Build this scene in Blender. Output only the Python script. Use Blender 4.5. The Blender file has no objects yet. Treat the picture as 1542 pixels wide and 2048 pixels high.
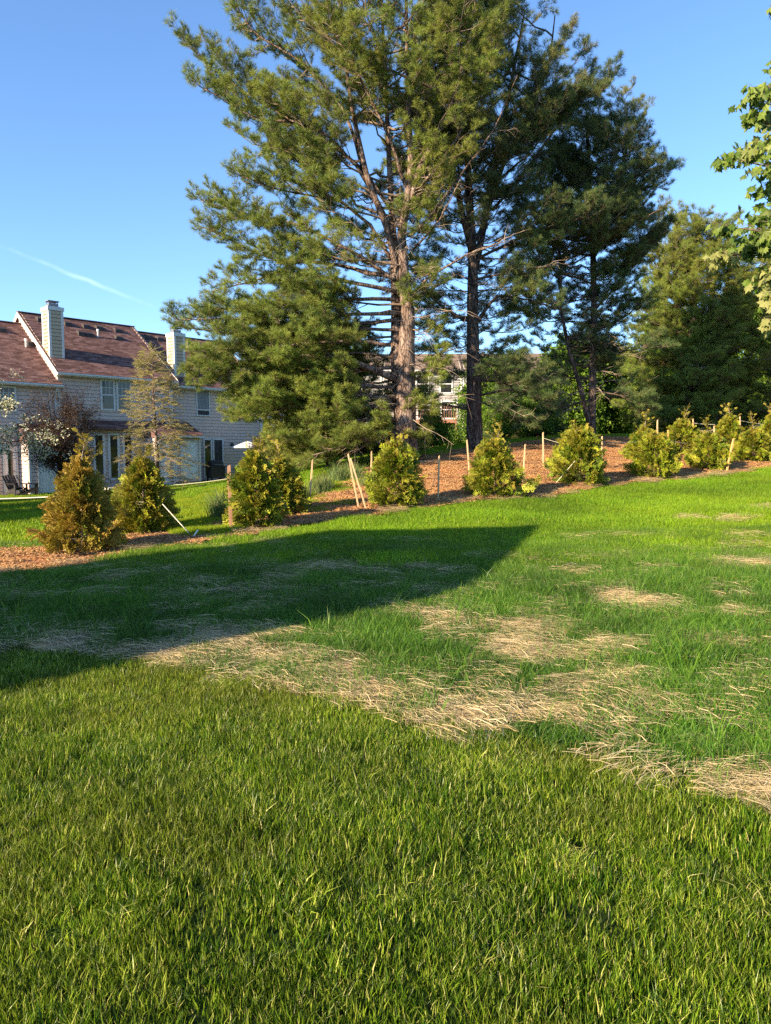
import bpy, math, random
import numpy as np
from mathutils import Vector, Matrix
R = math.radians
random.seed(7); rng = np.random.default_rng(7)
C = bpy.context.scene.collection
SC = bpy.context.scene
PI = math.pi

# ------------------------------------------------------------------ camera, sky, sun
F_PX, PITCH, EYE = 1443.7, R(4.705), 1.6
cam_d = bpy.data.cameras.new('camera'); cam = bpy.data.objects.new('camera', cam_d); C.objects.link(cam)
cam.location = (0, 0, EYE); cam.rotation_euler = (PI/2-PITCH, 0, 0)
cam_d.sensor_fit = 'VERTICAL'; cam_d.sensor_height = 36; cam_d.lens = 36*F_PX/2048
cam_d.clip_start = .05; cam_d.clip_end = 4000
SC.camera = cam
SUN_AZ, SUN_EL = R(41), R(22.5)          # direction the light travels (from +x towards +y), elevation
L_DIR = Vector((math.cos(SUN_AZ)*math.cos(SUN_EL), math.sin(SUN_AZ)*math.cos(SUN_EL), -math.sin(SUN_EL)))
sun_d = bpy.data.lights.new('sun', 'SUN'); sun_d.energy = 5.0; sun_d.angle = R(.5); sun_d.color = (1, .80, .55)
sun = bpy.data.objects.new('sun', sun_d); C.objects.link(sun); sun.rotation_euler = L_DIR.to_track_quat('-Z', 'Y').to_euler()
W = bpy.data.worlds.new('World'); SC.world = W; W.use_nodes = True
nt = W.node_tree; nt.nodes.clear()
wo = nt.nodes.new('ShaderNodeOutputWorld'); bg = nt.nodes.new('ShaderNodeBackground')
sky = nt.nodes.new('ShaderNodeTexSky'); sky.sky_type = 'NISHITA'; sky.sun_disc = False
sky.sun_elevation = SUN_EL; sky.sun_rotation = math.atan2(-L_DIR.x, -L_DIR.y)
sky.air_density = 1.0; sky.dust_density = .25; sky.ozone_density = 4.0
bg.inputs['Strength'].default_value = .10
def wn(t, **k):
    n = nt.nodes.new(t)
    for a, b in k.items(): setattr(n, a, b)
    return n
tc = wn('ShaderNodeTexCoord')
# a contrail: a thin streak round a great circle in the low sky on the left
def sky_dir(px, py):
    v = Vector(((px-771)/F_PX, math.cos(PITCH)+(-(py-1024)/F_PX)*math.sin(PITCH), -math.sin(PITCH)+(-(py-1024)/F_PX)*math.cos(PITCH)))
    return v.normalized()
a_, b_ = sky_dir(0, 490), sky_dir(345, 630)
nrm = a_.cross(b_).normalized(); along = (b_-a_).normalized(); mid = (a_+b_).normalized()
def dot(vec, src):
    n = wn('ShaderNodeVectorMath', operation='DOT_PRODUCT'); nt.links.new(src, n.inputs[0]); n.inputs[1].default_value = vec; return n.outputs['Value']
nz = wn('ShaderNodeTexNoise'); nz.inputs['Scale'].default_value = 22; nz.inputs['Detail'].default_value = 5; nt.links.new(tc.outputs['Generated'], nz.inputs['Vector'])
d1 = dot(nrm, tc.outputs['Generated']); d2 = dot(along, tc.outputs['Generated'])
def wm(op, a, b=None, c=None):
    n = wn('ShaderNodeMath', operation=op)
    for i, x in enumerate((a, b, c)):
        if x is None: continue
        if isinstance(x, (int, float)): n.inputs[i].default_value = x
        else: nt.links.new(x, n.inputs[i])
    return n.outputs[0]
wob = wm('MULTIPLY', wm('SUBTRACT', nz.outputs['Fac'], .5), .010)
dist = wm('ABSOLUTE', wm('ADD', d1, wob))
core = wm('SUBTRACT', 1, wm('MINIMUM', wm('DIVIDE', dist, .0035), 1))
cen = along.dot(mid)
lim = wm('SUBTRACT', 1, wm('MINIMUM', wm('DIVIDE', wm('ABSOLUTE', wm('SUBTRACT', d2, cen+.0)), .15), 1))
n2 = wn('ShaderNodeTexNoise'); n2.inputs['Scale'].default_value = 14; n2.inputs['Detail'].default_value = 5; nt.links.new(tc.outputs['Generated'], n2.inputs['Vector'])
str_ = wm('MULTIPLY', wm('MULTIPLY', core, wm('MINIMUM', wm('MULTIPLY', lim, 2.5), 1)), wm('MULTIPLY', wm('MAXIMUM', wm('SUBTRACT', n2.outputs['Fac'], .38), 0), .36))
mixw = wn('ShaderNodeMix', data_type='RGBA'); nt.links.new(str_, mixw.inputs['Factor'])
gain = wn('ShaderNodeMix', data_type='RGBA', blend_type='MULTIPLY'); gain.inputs['Factor'].default_value = 1; gain.inputs[7].default_value = (.86, .95, 1.04, 1); nt.links.new(sky.outputs[0], gain.inputs[6])
nt.links.new(gain.outputs[2], mixw.inputs[6]); mixw.inputs[7].default_value = (10, 11, 12, 1)
nt.links.new(mixw.outputs[2], bg.inputs['Color']); nt.links.new(bg.outputs[0], wo.inputs[0])
vs = SC.view_settings; SC.display_settings.display_device = 'sRGB'
vs.view_transform = 'Standard'; vs.look = 'None'; vs.gamma = 1; vs.use_curve_mapping = False; vs.exposure = 1.62
SC.cycles.max_bounces = 6; SC.cycles.diffuse_bounces = 3; SC.cycles.glossy_bounces = 2; SC.cycles.transmission_bounces = 3
SC.cycles.transparent_max_bounces = 6; SC.cycles.use_denoising = False; SC.cycles.use_adaptive_sampling = False; SC.cycles.sample_clamp_indirect = 4; SC.cycles.caustics_reflective = False; SC.cycles.caustics_refractive = False

# ------------------------------------------------------------------ geometry of the place
CP, SP = math.cos(PITCH), math.sin(PITCH)
def ray(px, py):
    a, b = (px-771)/F_PX, -(py-1024)/F_PX
    return np.array((a, CP+b*SP, -SP+b*CP))
def at(px, py, D):                       # point seen at a photo pixel, at a world distance Y = D
    r = ray(px, py); return np.array((0, 0, EYE))+r*(D/r[1])
def proj(P):
    X, Y, Z = P[..., 0], P[..., 1], P[..., 2]-EYE
    d = np.maximum(Y*CP-Z*SP, .05)
    return 771+F_PX*X/d, 1024-F_PX*(Y*SP+Z*CP)/d
_c = [(165,1112,10.4),(290,1074,12.8),(530,1062,13.3),(620,1030,14.2),(785,1021,15.5),(990,1001,17),(1155,975,19.3),(1300,961,20.5),(1415,944,22.5),(1500,925,25),
      (815,908,21.5),(950,893,24),(1183,868,27),(1385,868,31),(1540,872,33),(700,960,19.5)]
_p = [tuple(at(*q)) for q in _c]
_p += [(0,0,0),(0,2.5,0),(-3,3,0),(3,3,.0),(0,6,.04),(-3,6,0),(4,6,.08),(0,10,.1),(5,10,.24),(-5,8,.02),(9,14,.6),(-9,4,0),(9,4,.15),(0,-12,0),(-14,-8,0),(14,-8,.2),
       (-18,33,-.42),(-12.5,37.5,-.2),(-7.5,42,.08),(-14,22,-.15),(-7,24,.1),(-9,30,.02),(-3,32,.9),(3,34,1.7),(3,50,2.0),(12,50,2.3),(24,50,2.8),(16,20,1.3),(-26,20,-.5),(-30,40,-.6),
       (-60,60,-1),(0,90,2),(60,80,4),(60,0,2.5),(-60,0,-1),(0,-60,0),(0,200,2),(200,200,4),(-200,200,-2),(200,-100,3),(-200,-100,-2)]
_P = np.array(_p); _N = len(_P)
def _phi(r): return r**2*np.log(np.maximum(r, 1e-6))*1e-3
_K = _phi(np.linalg.norm(_P[:, None, :2]-_P[None, :, :2], axis=2))+np.eye(_N)*.03
_A = np.zeros((_N+3, _N+3)); _A[:_N, :_N] = _K; _A[:_N, _N] = 1; _A[:_N, _N+1:] = _P[:, :2]; _A[_N:, :_N] = _A[:_N, _N:].T
_w = np.linalg.solve(_A, np.concatenate([_P[:, 2], [0, 0, 0]]))
def H(x, y):
    x = np.asarray(x, float); y = np.asarray(y, float); s = x.shape; x = x.ravel(); y = y.ravel()
    x = np.clip(x, -200, 200); y = np.clip(y, -100, 200)
    o = _w[_N]+_w[_N+1]*x+_w[_N+2]*y
    for i in range(_N): o = o+_w[i]*_phi(np.hypot(x-_P[i, 0], y-_P[i, 1]))
    o = o.reshape(s); return o if o.shape else float(o)
def slope_n(x, y):
    e = .15; gx = (H(x+e, y)-H(x-e, y))/(2*e); gy = (H(x, y+e)-H(x, y-e))/(2*e)
    n = np.stack([-gx, -gy, np.ones_like(gx)], -1); return n/np.linalg.norm(n, axis=-1, keepdims=True)
def ground(px, py):
    r = ray(px, py); t = np.concatenate([np.arange(1, 40, .04), np.arange(40, 200, .5)])
    P = np.array((0, 0, EYE))+t[:, None]*r; below = P[:, 2] < H(P[:, 0], P[:, 1])
    i = int(np.argmax(below)) if below.any() else len(t)-1
    return P[i]
def vnoise(x, y, s, seed=0):
    x = np.asarray(x)/s; y = np.asarray(y)/s
    xi = np.floor(x).astype(np.int64); yi = np.floor(y).astype(np.int64); fx = x-xi; fy = y-yi
    fx = fx*fx*(3-2*fx); fy = fy*fy*(3-2*fy)
    def h(a, b):
        n = (a*374761393+b*668265263+seed*982451653) & 0x7fffffff
        n = ((n ^ (n >> 13))*1274126177) & 0x7fffffff; return ((n ^ (n >> 16)) & 0xffff)/65535.
    return (h(xi, yi)*(1-fx)+h(xi+1, yi)*fx)*(1-fy)+(h(xi, yi+1)*(1-fx)+h(xi+1, yi+1)*fx)*fy
def fbm(x, y, s, seed=0): return .55*vnoise(x, y, s, seed)+.3*vnoise(x, y, s/2.1, seed+1)+.15*vnoise(x, y, s/4.3, seed+2)
def inpoly(x, y, poly):
    x = np.asarray(x); y = np.asarray(y); r = np.zeros(x.shape, bool); n = len(poly)
    for i in range(n):
        x0, y0 = poly[i][:2]; x1, y1 = poly[(i+1) % n][:2]
        if y0 == y1: continue
        c = ((y0 > y) != (y1 > y)) & (x < (x1-x0)*(y-y0)/(y1-y0)+x0); r ^= c
    return r

# ------------------------------------------------------------------ materials
def mat(name, base=(.5, .5, .5), rough=.8, spec=.3, build=None, metallic=0):
    m = bpy.data.materials.new(name); m.use_nodes = True
    b = m.node_tree.nodes['Principled BSDF']; b.inputs['Base Color'].default_value = (*base, 1)
    b.inputs['Roughness'].default_value = rough; b.inputs['Specular IOR Level'].default_value = spec; b.inputs['Metallic'].default_value = metallic
    if build: build(m.node_tree, b)
    return m
def N(t, ty, **k):
    n = t.nodes.new(ty)
    for a, b in k.items():
        if hasattr(n, a): setattr(n, a, b)
        else: n.inputs[a.replace('_', ' ')].default_value = b
    return n
def ramp(t, src, stops):
    r = t.nodes.new('ShaderNodeValToRGB'); el = r.color_ramp.elements
    while len(el) < len(stops): el.new(.5)
    for e, (p, c) in zip(el, stops): e.position = p; e.color = (*c, 1)
    t.links.new(src, r.inputs[0]); return r.outputs[0]
def mix(t, f, a, b, mode='MIX'):
    m = t.nodes.new('ShaderNodeMix'); m.data_type = 'RGBA'; m.blend_type = mode
    for s, i in ((f, 0), (a, 6), (b, 7)):
        if isinstance(s, (int, float)): m.inputs[i].default_value = s
        elif isinstance(s, tuple): m.inputs[i].default_value = (*s, 1)
        else: t.links.new(s, m.inputs[i])
    return m.outputs[2]
def bump(t, b, h, strength=.5, dist=.02):
    n = t.nodes.new('ShaderNodeBump'); n.inputs['Strength'].default_value = strength; n.inputs['Distance'].default_value = dist
    t.links.new(h, n.inputs['Height']); t.links.new(n.outputs[0], b.inputs['Normal'])
def noisy(name, c1, c2, scale=8, rough=.8, bmp=.3, stretch=(1, 1, 1), detail=5, spec=.3, dist=.02, c3=None):
    def bld(t, b):
        tc = t.nodes.new('ShaderNodeTexCoord'); mp = t.nodes.new('ShaderNodeMapping'); mp.inputs['Scale'].default_value = stretch
        t.links.new(tc.outputs['Object'], mp.inputs[0])
        nz = t.nodes.new('ShaderNodeTexNoise'); nz.inputs['Scale'].default_value = scale; nz.inputs['Detail'].default_value = detail; nz.inputs['Roughness'].default_value = .65
        t.links.new(mp.outputs[0], nz.inputs['Vector'])
        st = [(.3, c1), (.7, c2)] if c3 is None else [(.28, c1), (.5, c2), (.72, c3)]
        t.links.new(ramp(t, nz.outputs['Fac'], st), b.inputs['Base Color'])
        if bmp: bump(t, b, nz.outputs['Fac'], bmp, dist)
    return mat(name, rough=rough, spec=spec, build=bld)
def foliage(name, stops, world_scale=1.2, wamt=.35, trans=.35, rough=.55, tintcol=(.35, .22, .03)):
    """leaf material: colour from the per-face 'r' value, patchy variation in space, per-instance 'tint' towards a second colour"""
    m = bpy.data.materials.new(name); m.use_nodes = True; t = m.node_tree; b = t.nodes['Principled BSDF']; out = t.nodes['Material Output']
    a = N(t, 'ShaderNodeAttribute', attribute_name='r'); col = ramp(t, a.outputs['Fac'], stops)
    g = t.nodes.new('ShaderNodeNewGeometry'); nz = t.nodes.new('ShaderNodeTexNoise'); nz.inputs['Scale'].default_value = world_scale; nz.inputs['Detail'].default_value = 3
    t.links.new(g.outputs['Position'], nz.inputs['Vector'])
    v = ramp(t, nz.outputs['Fac'], [(.3, (1-wamt,)*3), (.7, (1+wamt, 1+wamt*.8, 1))])
    col = mix(t, 1., col, v, 'MULTIPLY')
    ti = N(t, 'ShaderNodeAttribute', attribute_name='tint', attribute_type='INSTANCER')
    col = mix(t, ti.outputs['Fac'], col, tintcol)
    t.links.new(col, b.inputs['Base Color']); b.inputs['Roughness'].default_value = rough; b.inputs['Specular IOR Level'].default_value = .3
    tr = t.nodes.new('ShaderNodeBsdfTranslucent'); t.links.new(col, tr.inputs['Color'])
    ms = t.nodes.new('ShaderNodeMixShader'); ms.inputs[0].default_value = trans
    t.links.new(b.outputs[0], ms.inputs[1]); t.links.new(tr.outputs[0], ms.inputs[2]); t.links.new(ms.outputs[0], out.inputs['Surface'])
    return m
M = {}
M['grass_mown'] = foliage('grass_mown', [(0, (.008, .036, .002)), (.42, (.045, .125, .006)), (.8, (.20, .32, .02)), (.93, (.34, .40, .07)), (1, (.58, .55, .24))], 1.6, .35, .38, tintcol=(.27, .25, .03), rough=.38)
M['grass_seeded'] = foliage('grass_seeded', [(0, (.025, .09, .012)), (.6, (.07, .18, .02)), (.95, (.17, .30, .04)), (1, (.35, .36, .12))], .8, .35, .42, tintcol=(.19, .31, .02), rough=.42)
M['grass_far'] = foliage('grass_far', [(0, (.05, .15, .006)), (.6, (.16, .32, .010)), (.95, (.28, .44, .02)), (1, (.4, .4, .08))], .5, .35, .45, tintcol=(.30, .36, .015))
M['straw'] = foliage('straw', [(0, (.38, .28, .14)), (.5, (.60, .48, .27)), (1, (.76, .66, .43))], 3, .2, .15, tintcol=(.3, .2, .1))
M['chips'] = foliage('chips', [(0, (.17, .075, .03)), (.5, (.40, .20, .085)), (1, (.58, .36, .18))], 1.5, .3, 0.02, rough=.85, tintcol=(.3, .2, .1))
M['pine_needle'] = foliage('pine_needle', [(0, (.055, .11, .034)), (.5, (.15, .22, .045)), (1, (.29, .36, .06))], .45, .35, .3, tintcol=(.30, .26, .045))
M['pine_blue'] = foliage('pine_blue', [(0, (.04, .085, .04)), (.5, (.085, .145, .052)), (1, (.16, .22, .065))], .45, .3, .25, tintcol=(.28, .23, .06))
M['arbor'] = foliage('arbor', [(0, (.05, .10, .010)), (.5, (.17, .24, .018)), (1, (.40, .43, .04))], 7, .45, .25, tintcol=(.36, .24, .04))
M['hemlock'] = foliage('hemlock', [(0, (.17, .19, .04)), (.5, (.33, .33, .07)), (1, (.48, .45, .13))], 2, .25, .25, tintcol=(.3, .2, .07))
M['leaf_green'] = foliage('leaf_green', [(0, (.05, .12, .012)), (.5, (.11, .22, .02)), (1, (.2, .32, .035))], 1, .25, .45, tintcol=(.3, .33, .06))
M['leaf_maple'] = foliage('leaf_maple', [(0, (.06, .12, .014)), (.5, (.12, .2, .025)), (1, (.2, .28, .05))], 1.5, .25, .45, tintcol=(.35, .34, .12))
M['leaf_plum'] = foliage('leaf_plum', [(0, (.02, .008, .010)), (.5, (.04, .015, .017)), (1, (.035, .035, .014))], 2, .3, .2)
M['leaf_dogwood'] = foliage('leaf_dogwood', [(0, (.06, .1, .02)), (.30, (.14, .18, .04)), (.34, (.62, .60, .42)), (1, (.75, .73, .55))], 2, .1, .3)
M['weed'] = foliage('weed', [(0, (.06, .14, .05)), (.6, (.13, .24, .08)), (1, (.3, .3, .12))], 1, .2, .35)
def _bark(c1, c2, c3, name):
    def bld(t, b):
        tc = t.nodes.new('ShaderNodeTexCoord'); mp = t.nodes.new('ShaderNodeMapping'); mp.inputs['Scale'].default_value = (1, 1, .3)
        t.links.new(tc.outputs['Object'], mp.inputs[0])
        v = t.nodes.new('ShaderNodeTexVoronoi'); v.inputs['Scale'].default_value = 14; v.feature = 'DISTANCE_TO_EDGE'
        nz = t.nodes.new('ShaderNodeTexNoise'); nz.inputs['Scale'].default_value = 9; nz.inputs['Detail'].default_value = 8
        t.links.new(mp.outputs[0], nz.inputs['Vector']); 
        wv = mix(t, .12, mp.outputs[0], nz.outputs['Color']); t.links.new(wv, v.inputs['Vector'])
        r1 = ramp(t, v.outputs['Distance'], [(0, (.2, .2, .2)), (.12, (1, 1, 1))])
        col = mix(t, 1., ramp(t, nz.outputs['Fac'], [(.3, c1), (.5, c2), (.7, c3)]), r1, 'MULTIPLY')
        t.links.new(col, b.inputs['Base Color'])
        h = mix(t, .5, r1, nz.outputs['Fac']); bump(t, b, h, .9, .035)
    return mat(name, rough=.9, spec=.15, build=bld)
M['bark'] = _bark((.10, .065, .05), (.20, .14, .11), (.32, .25, .21), 'bark')
M['bark_dark'] = _bark((.06, .04, .035), (.12, .085, .07), (.2, .15, .125), 'bark_dark')
M['twig'] = noisy('twig', (.10, .07, .05), (.24, .18, .13), 6, .9, 0)
M['dead_twig'] = noisy('dead_twig', (.2, .15, .11), (.36, .28, .21), 4, .9, 0)
M['twig_dark'] = noisy('twig_dark', (.035, .022, .02), (.08, .05, .045), 6, .9, 0)
M['siding'] = noisy('siding', (.56, .445, .40), (.61, .485, .435), .9, .6, 0, detail=6, dist=.003)
M['siding_beige'] = noisy('siding_beige', (.40, .32, .225), (.46, .37, .26), 1.5, .6, .05, dist=.003)
M['siding_white'] = noisy('siding_white', (.26, .255, .25), (.34, .33, .32), 1, .6, .05, dist=.003)
M['trim'] = noisy('trim', (.54, .54, .53), (.66, .66, .64), 2.5, .5, .03, dist=.003)
M['trim_cream'] = noisy('trim_cream', (.62, .56, .48), (.72, .67, .58), 2.5, .5, .03, dist=.003)
M['door'] = noisy('door', (.68, .68, .68), (.76, .76, .76), 3, .45, .03, dist=.003)
def _glass(t, b):
    tc = t.nodes.new('ShaderNodeTexCoord'); nz = t.nodes.new('ShaderNodeTexNoise'); nz.inputs['Scale'].default_value = 2.3; nz.inputs['Detail'].default_value = 3
    t.links.new(tc.outputs['Object'], nz.inputs['Vector']); t.links.new(ramp(t, nz.outputs['Fac'], [(.4, (.008, .01, .013)), (.62, (.03, .03, .03)), (.75, (.08, .06, .05))]), b.inputs['Base Color'])
    bump(t, b, nz.outputs['Fac'], .05, .02)
M['glass'] = mat('glass', rough=.06, spec=.6, build=_glass)
M['curtain'] = noisy('curtain', (.12, .13, .14), (.3, .31, .32), 6, .8, .3, stretch=(6, 1, .2))
M['screen'] = noisy('screen', (.02, .022, .026), (.05, .052, .06), 5, .5, .0)
M['dark'] = noisy('dark', (.012, .012, .014), (.035, .032, .03), 4, .55, .1)
M['metal'] = noisy('metal', (.10, .11, .13), (.2, .21, .24), 6, .4, .1, spec=.5)
M['vent'] = noisy('vent', (.03, .025, .025), (.07, .06, .06), 6, .7, .1)
M['white_plastic'] = noisy('white_plastic', (.68, .68, .66), (.8, .8, .78), 6, .45, .05)
M['stake'] = noisy('stake', (.46, .30, .16), (.66, .48, .28), 5, .75, .3, stretch=(6, 6, .8), dist=.004)
M['stake_orange'] = noisy('stake_orange', (.50, .27, .09), (.66, .40, .16), 5, .7, .3, stretch=(6, 6, .8), dist=.004)
M['post'] = noisy('post', (.26, .13, .07), (.42, .25, .15), 5, .8, .4, stretch=(6, 6, .8), dist=.006)
M['rope'] = noisy('rope', (.55, .50, .38), (.72, .68, .55), 20, .85, .1)
M['concrete'] = noisy('concrete', (.34, .33, .31), (.46, .45, .42), 4, .9, .2)
M['canvas'] = noisy('canvas', (.62, .62, .62), (.72, .72, .72), 6, .9, .1)
M['wood_deck'] = noisy('wood_deck', (.18, .08, .05), (.30, .15, .09), 4, .8, .2)
def _shingle(c1, c2, c3):
    def bld(t, b):
        tc = t.nodes.new('ShaderNodeTexCoord'); sx = t.nodes.new('ShaderNodeSeparateXYZ'); t.links.new(tc.outputs['Object'], sx.inputs[0])
        cx = t.nodes.new('ShaderNodeCombineXYZ'); t.links.new(sx.outputs[0], cx.inputs[0]); t.links.new(sx.outputs[1], cx.inputs[1])
        br = t.nodes.new('ShaderNodeTexBrick'); br.inputs['Scale'].default_value = 1; br.inputs['Brick Width'].default_value = .33; br.inputs['Row Height'].default_value = .118
        br.inputs['Mortar Size'].default_value = .006; br.inputs['Color1'].default_value = (0, 0, 0, 1); br.inputs['Color2'].default_value = (1, 1, 1, 1); br.inputs['Mortar'].default_value = (0, 0, 0, 1)
        t.links.new(cx.outputs[0], br.inputs[0])
        nz = t.nodes.new('ShaderNodeTexNoise'); nz.inputs['Scale'].default_value = 7; nz.inputs['Detail'].default_value = 8; t.links.new(cx.outputs[0], nz.inputs['Vector'])
        f = mix(t, .4, br.outputs['Color'], nz.outputs['Fac'])
        t.links.new(ramp(t, f, [(.1, c1), (.45, c2), (.8, c3)]), b.inputs['Base Color'])
        bump(t, b, br.outputs['Color'], .4, .01)
    return bld
M['shingle'] = mat('shingle', rough=.92, spec=.15, build=_shingle((.07, .037, .033), (.145, .08, .070), (.25, .15, .135)))
M['shingle_tan'] = mat('shingle_tan', rough=.92, spec=.15, build=_shingle((.12, .09, .07), (.2, .15, .12), (.28, .22, .18)))

# ------------------------------------------------------------------ mesh helpers
def tagit(o, label=None, cat=None, group=None, kind=None):
    if label: o['label'] = label
    if cat: o['category'] = cat
    if group: o['group'] = group
    if kind: o['kind'] = kind
    return o
def empty(name, loc, rz=0, label=None, cat=None, group=None):
    o = bpy.data.objects.new(name, None); C.objects.link(o); o.location = [float(q) for q in loc]; o.rotation_euler = (0, 0, rz); o.empty_display_size = .2
    return tagit(o, label, cat, group)
def link(name, me, parent=None):
    o = bpy.data.objects.new(name, me); C.objects.link(o)
    if parent: o.parent = parent
    return o
class MB:
    def __init__(s): s.v = []; s.f = []; s.r = []
    def add(s, vs, fs, r=None):
        n = len(s.v); s.v += [tuple(map(float, q)) for q in vs]; s.f += [tuple(i+n for i in q) for q in fs]; s.r += [r if r is not None else random.random()]*len(fs)
    def box(s, a, b):
        x0, y0, z0 = a; x1, y1, z1 = b
        s.add([(x0,y0,z0),(x1,y0,z0),(x1,y1,z0),(x0,y1,z0),(x0,y0,z1),(x1,y0,z1),(x1,y1,z1),(x0,y1,z1)],
              [(0,3,2,1),(4,5,6,7),(0,1,5,4),(1,2,6,5),(2,3,7,6),(3,0,4,7)])
    def quad(s, *p): s.add(p, [tuple(range(len(p)))])
    def prism(s, poly, d):      # poly: list of 3d points (planar), extruded along d
        n = len(poly); d = np.array(d); P = [np.array(q, float) for q in poly]
        s.add(P+[q+d for q in P], [tuple(range(n))[::-1], tuple(range(n, 2*n))]+[(i, (i+1) % n, n+(i+1) % n, n+i) for i in range(n)])
    def tube(s, pts, rad, k=6, cap=True):
        pts = [np.array(p, float) for p in pts]; n = len(pts)
        if isinstance(rad, (int, float)): rad = [rad]*n
        V = []; ref = None
        for i in range(n):
            d = pts[min(i+1, n-1)]-pts[max(i-1, 0)]; d = d/(np.linalg.norm(d)+1e-9)
            if ref is None: ref = np.array((1, 0, 0)) if abs(d[0]) < .8 else np.array((0, 1, 0))
            a = ref-d*ref.dot(d); a /= np.linalg.norm(a)+1e-9; ref = a; b = np.cross(d, a)
            for j in range(k):
                t = 2*PI*j/k; V.append(pts[i]+rad[i]*(a*math.cos(t)+b*math.sin(t)))
        Fs = [(i*k+j, i*k+(j+1) % k, (i+1)*k+(j+1) % k, (i+1)*k+j) for i in range(n-1) for j in range(k)]
        if cap: Fs += [tuple(range(k))[::-1], tuple(range((n-1)*k, n*k))]
        s.add(V, Fs)
    def bar(s, a, b, w, t=None, up=(0, 0, 1)):   # rectangular bar a->b
        a = np.array(a, float); b = np.array(b, float); t = t or w; d = b-a; d /= np.linalg.norm(d); up = np.array(up, float)
        x = np.cross(d, up); 
        if np.linalg.norm(x) < 1e-3: x = np.cross(d, (0, 1, 0))
        x /= np.linalg.norm(x); y = np.cross(x, d)
        V = [p+sx*x*w/2+sy*y*t/2 for p in (a, b) for sx, sy in ((-1,-1),(1,-1),(1,1),(-1,1))]
        s.add(V, [(0,3,2,1),(4,5,6,7),(0,1,5,4),(1,2,6,5),(2,3,7,6),(3,0,4,7)])
    def mesh(s, name, m, smooth=False, attr=False):
        me = bpy.data.meshes.new(name); me.from_pydata(s.v, [], s.f)
        if m is not None: me.materials.append(m)
        if attr:
            a = me.attributes.new('r', 'FLOAT', 'FACE'); a.data.foreach_set('value', np.array(s.r, np.float32))
        if smooth: me.polygons.foreach_set('use_smooth', [True]*len(me.polygons))
        me.update(); return me
    def build(s, name, m, parent=None, smooth=False, attr=False): return link(name, s.mesh(name, m, smooth, attr), parent)
def npmesh(name, V, Fa, m, r=None, smooth=False):
    """V (n,3), Fa (k, 3 or 4) numpy arrays; r per-face"""
    me = bpy.data.meshes.new(name); k, c = Fa.shape
    me.vertices.add(len(V)); me.vertices.foreach_set('co', V.astype(np.float32).ravel())
    me.loops.add(k*c); me.loops.foreach_set('vertex_index', Fa.astype(np.int32).ravel())
    me.polygons.add(k); me.polygons.foreach_set('loop_start', np.arange(k, dtype=np.int32)*c)
    if m is not None: me.materials.append(m)
    if r is not None:
        a = me.attributes.new('r', 'FLOAT', 'FACE'); a.data.foreach_set('value', r.astype(np.float32))
    if smooth: me.polygons.foreach_set('use_smooth', np.ones(k, bool))
    me.update(calc_edges=True); return me
def mats2euler(Mx):
    ry = -np.arcsin(np.clip(Mx[:, 2, 0], -1, 1)); rx = np.arctan2(Mx[:, 2, 1], Mx[:, 2, 2]); rz = np.arctan2(Mx[:, 1, 0], Mx[:, 0, 0])
    return np.stack([rx, ry, rz], 1)
def frames(d, up):      # rows d, up -> matrix with local x along d, local z near up
    d = d/np.linalg.norm(d, axis=1, keepdims=True); y = np.cross(up, d); y /= np.linalg.norm(y, axis=1, keepdims=True)+1e-9
    z = np.cross(d, y); return np.stack([d, y, z], 2)
_groups = {}
def variants(key, meshes):
    col = bpy.data.collections.new('source_'+key)
    for i, me in enumerate(meshes):
        o = bpy.data.objects.new('%s_source_%02d' % (key, i), me); col.objects.link(o)
    g = bpy.data.node_groups.new('scatter_'+key, 'GeometryNodeTree')
    g.interface.new_socket('Geometry', in_out='INPUT', socket_type='NodeSocketGeometry'); g.interface.new_socket('Geometry', in_out='OUTPUT', socket_type='NodeSocketGeometry')
    gi = g.nodes.new('NodeGroupInput'); go = g.nodes.new('NodeGroupOutput'); ip = g.nodes.new('GeometryNodeInstanceOnPoints')
    ci = g.nodes.new('GeometryNodeCollectionInfo'); ci.inputs['Collection'].default_value = col; ci.inputs['Separate Children'].default_value = True; ci.inputs['Reset Children'].default_value = True
    def na(n, ty):
        x = g.nodes.new('GeometryNodeInputNamedAttribute'); x.data_type = ty; x.inputs['Name'].default_value = n; return x.outputs['Attribute']
    e2r = g.nodes.new('FunctionNodeEulerToRotation')
    g.links.new(gi.outputs[0], ip.inputs['Points']); g.links.new(ci.outputs[0], ip.inputs['Instance']); ip.inputs['Pick Instance'].default_value = True
    g.links.new(na('idx', 'INT'), ip.inputs['Instance Index']); g.links.new(na('rot', 'FLOAT_VECTOR'), e2r.inputs[0]); g.links.new(e2r.outputs[0], ip.inputs['Rotation'])
    g.links.new(na('scl', 'FLOAT_VECTOR'), ip.inputs['Scale']); g.links.new(ip.outputs[0], go.inputs[0])
    _groups[key] = (g, len(meshes), meshes[0].materials[0])
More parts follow.
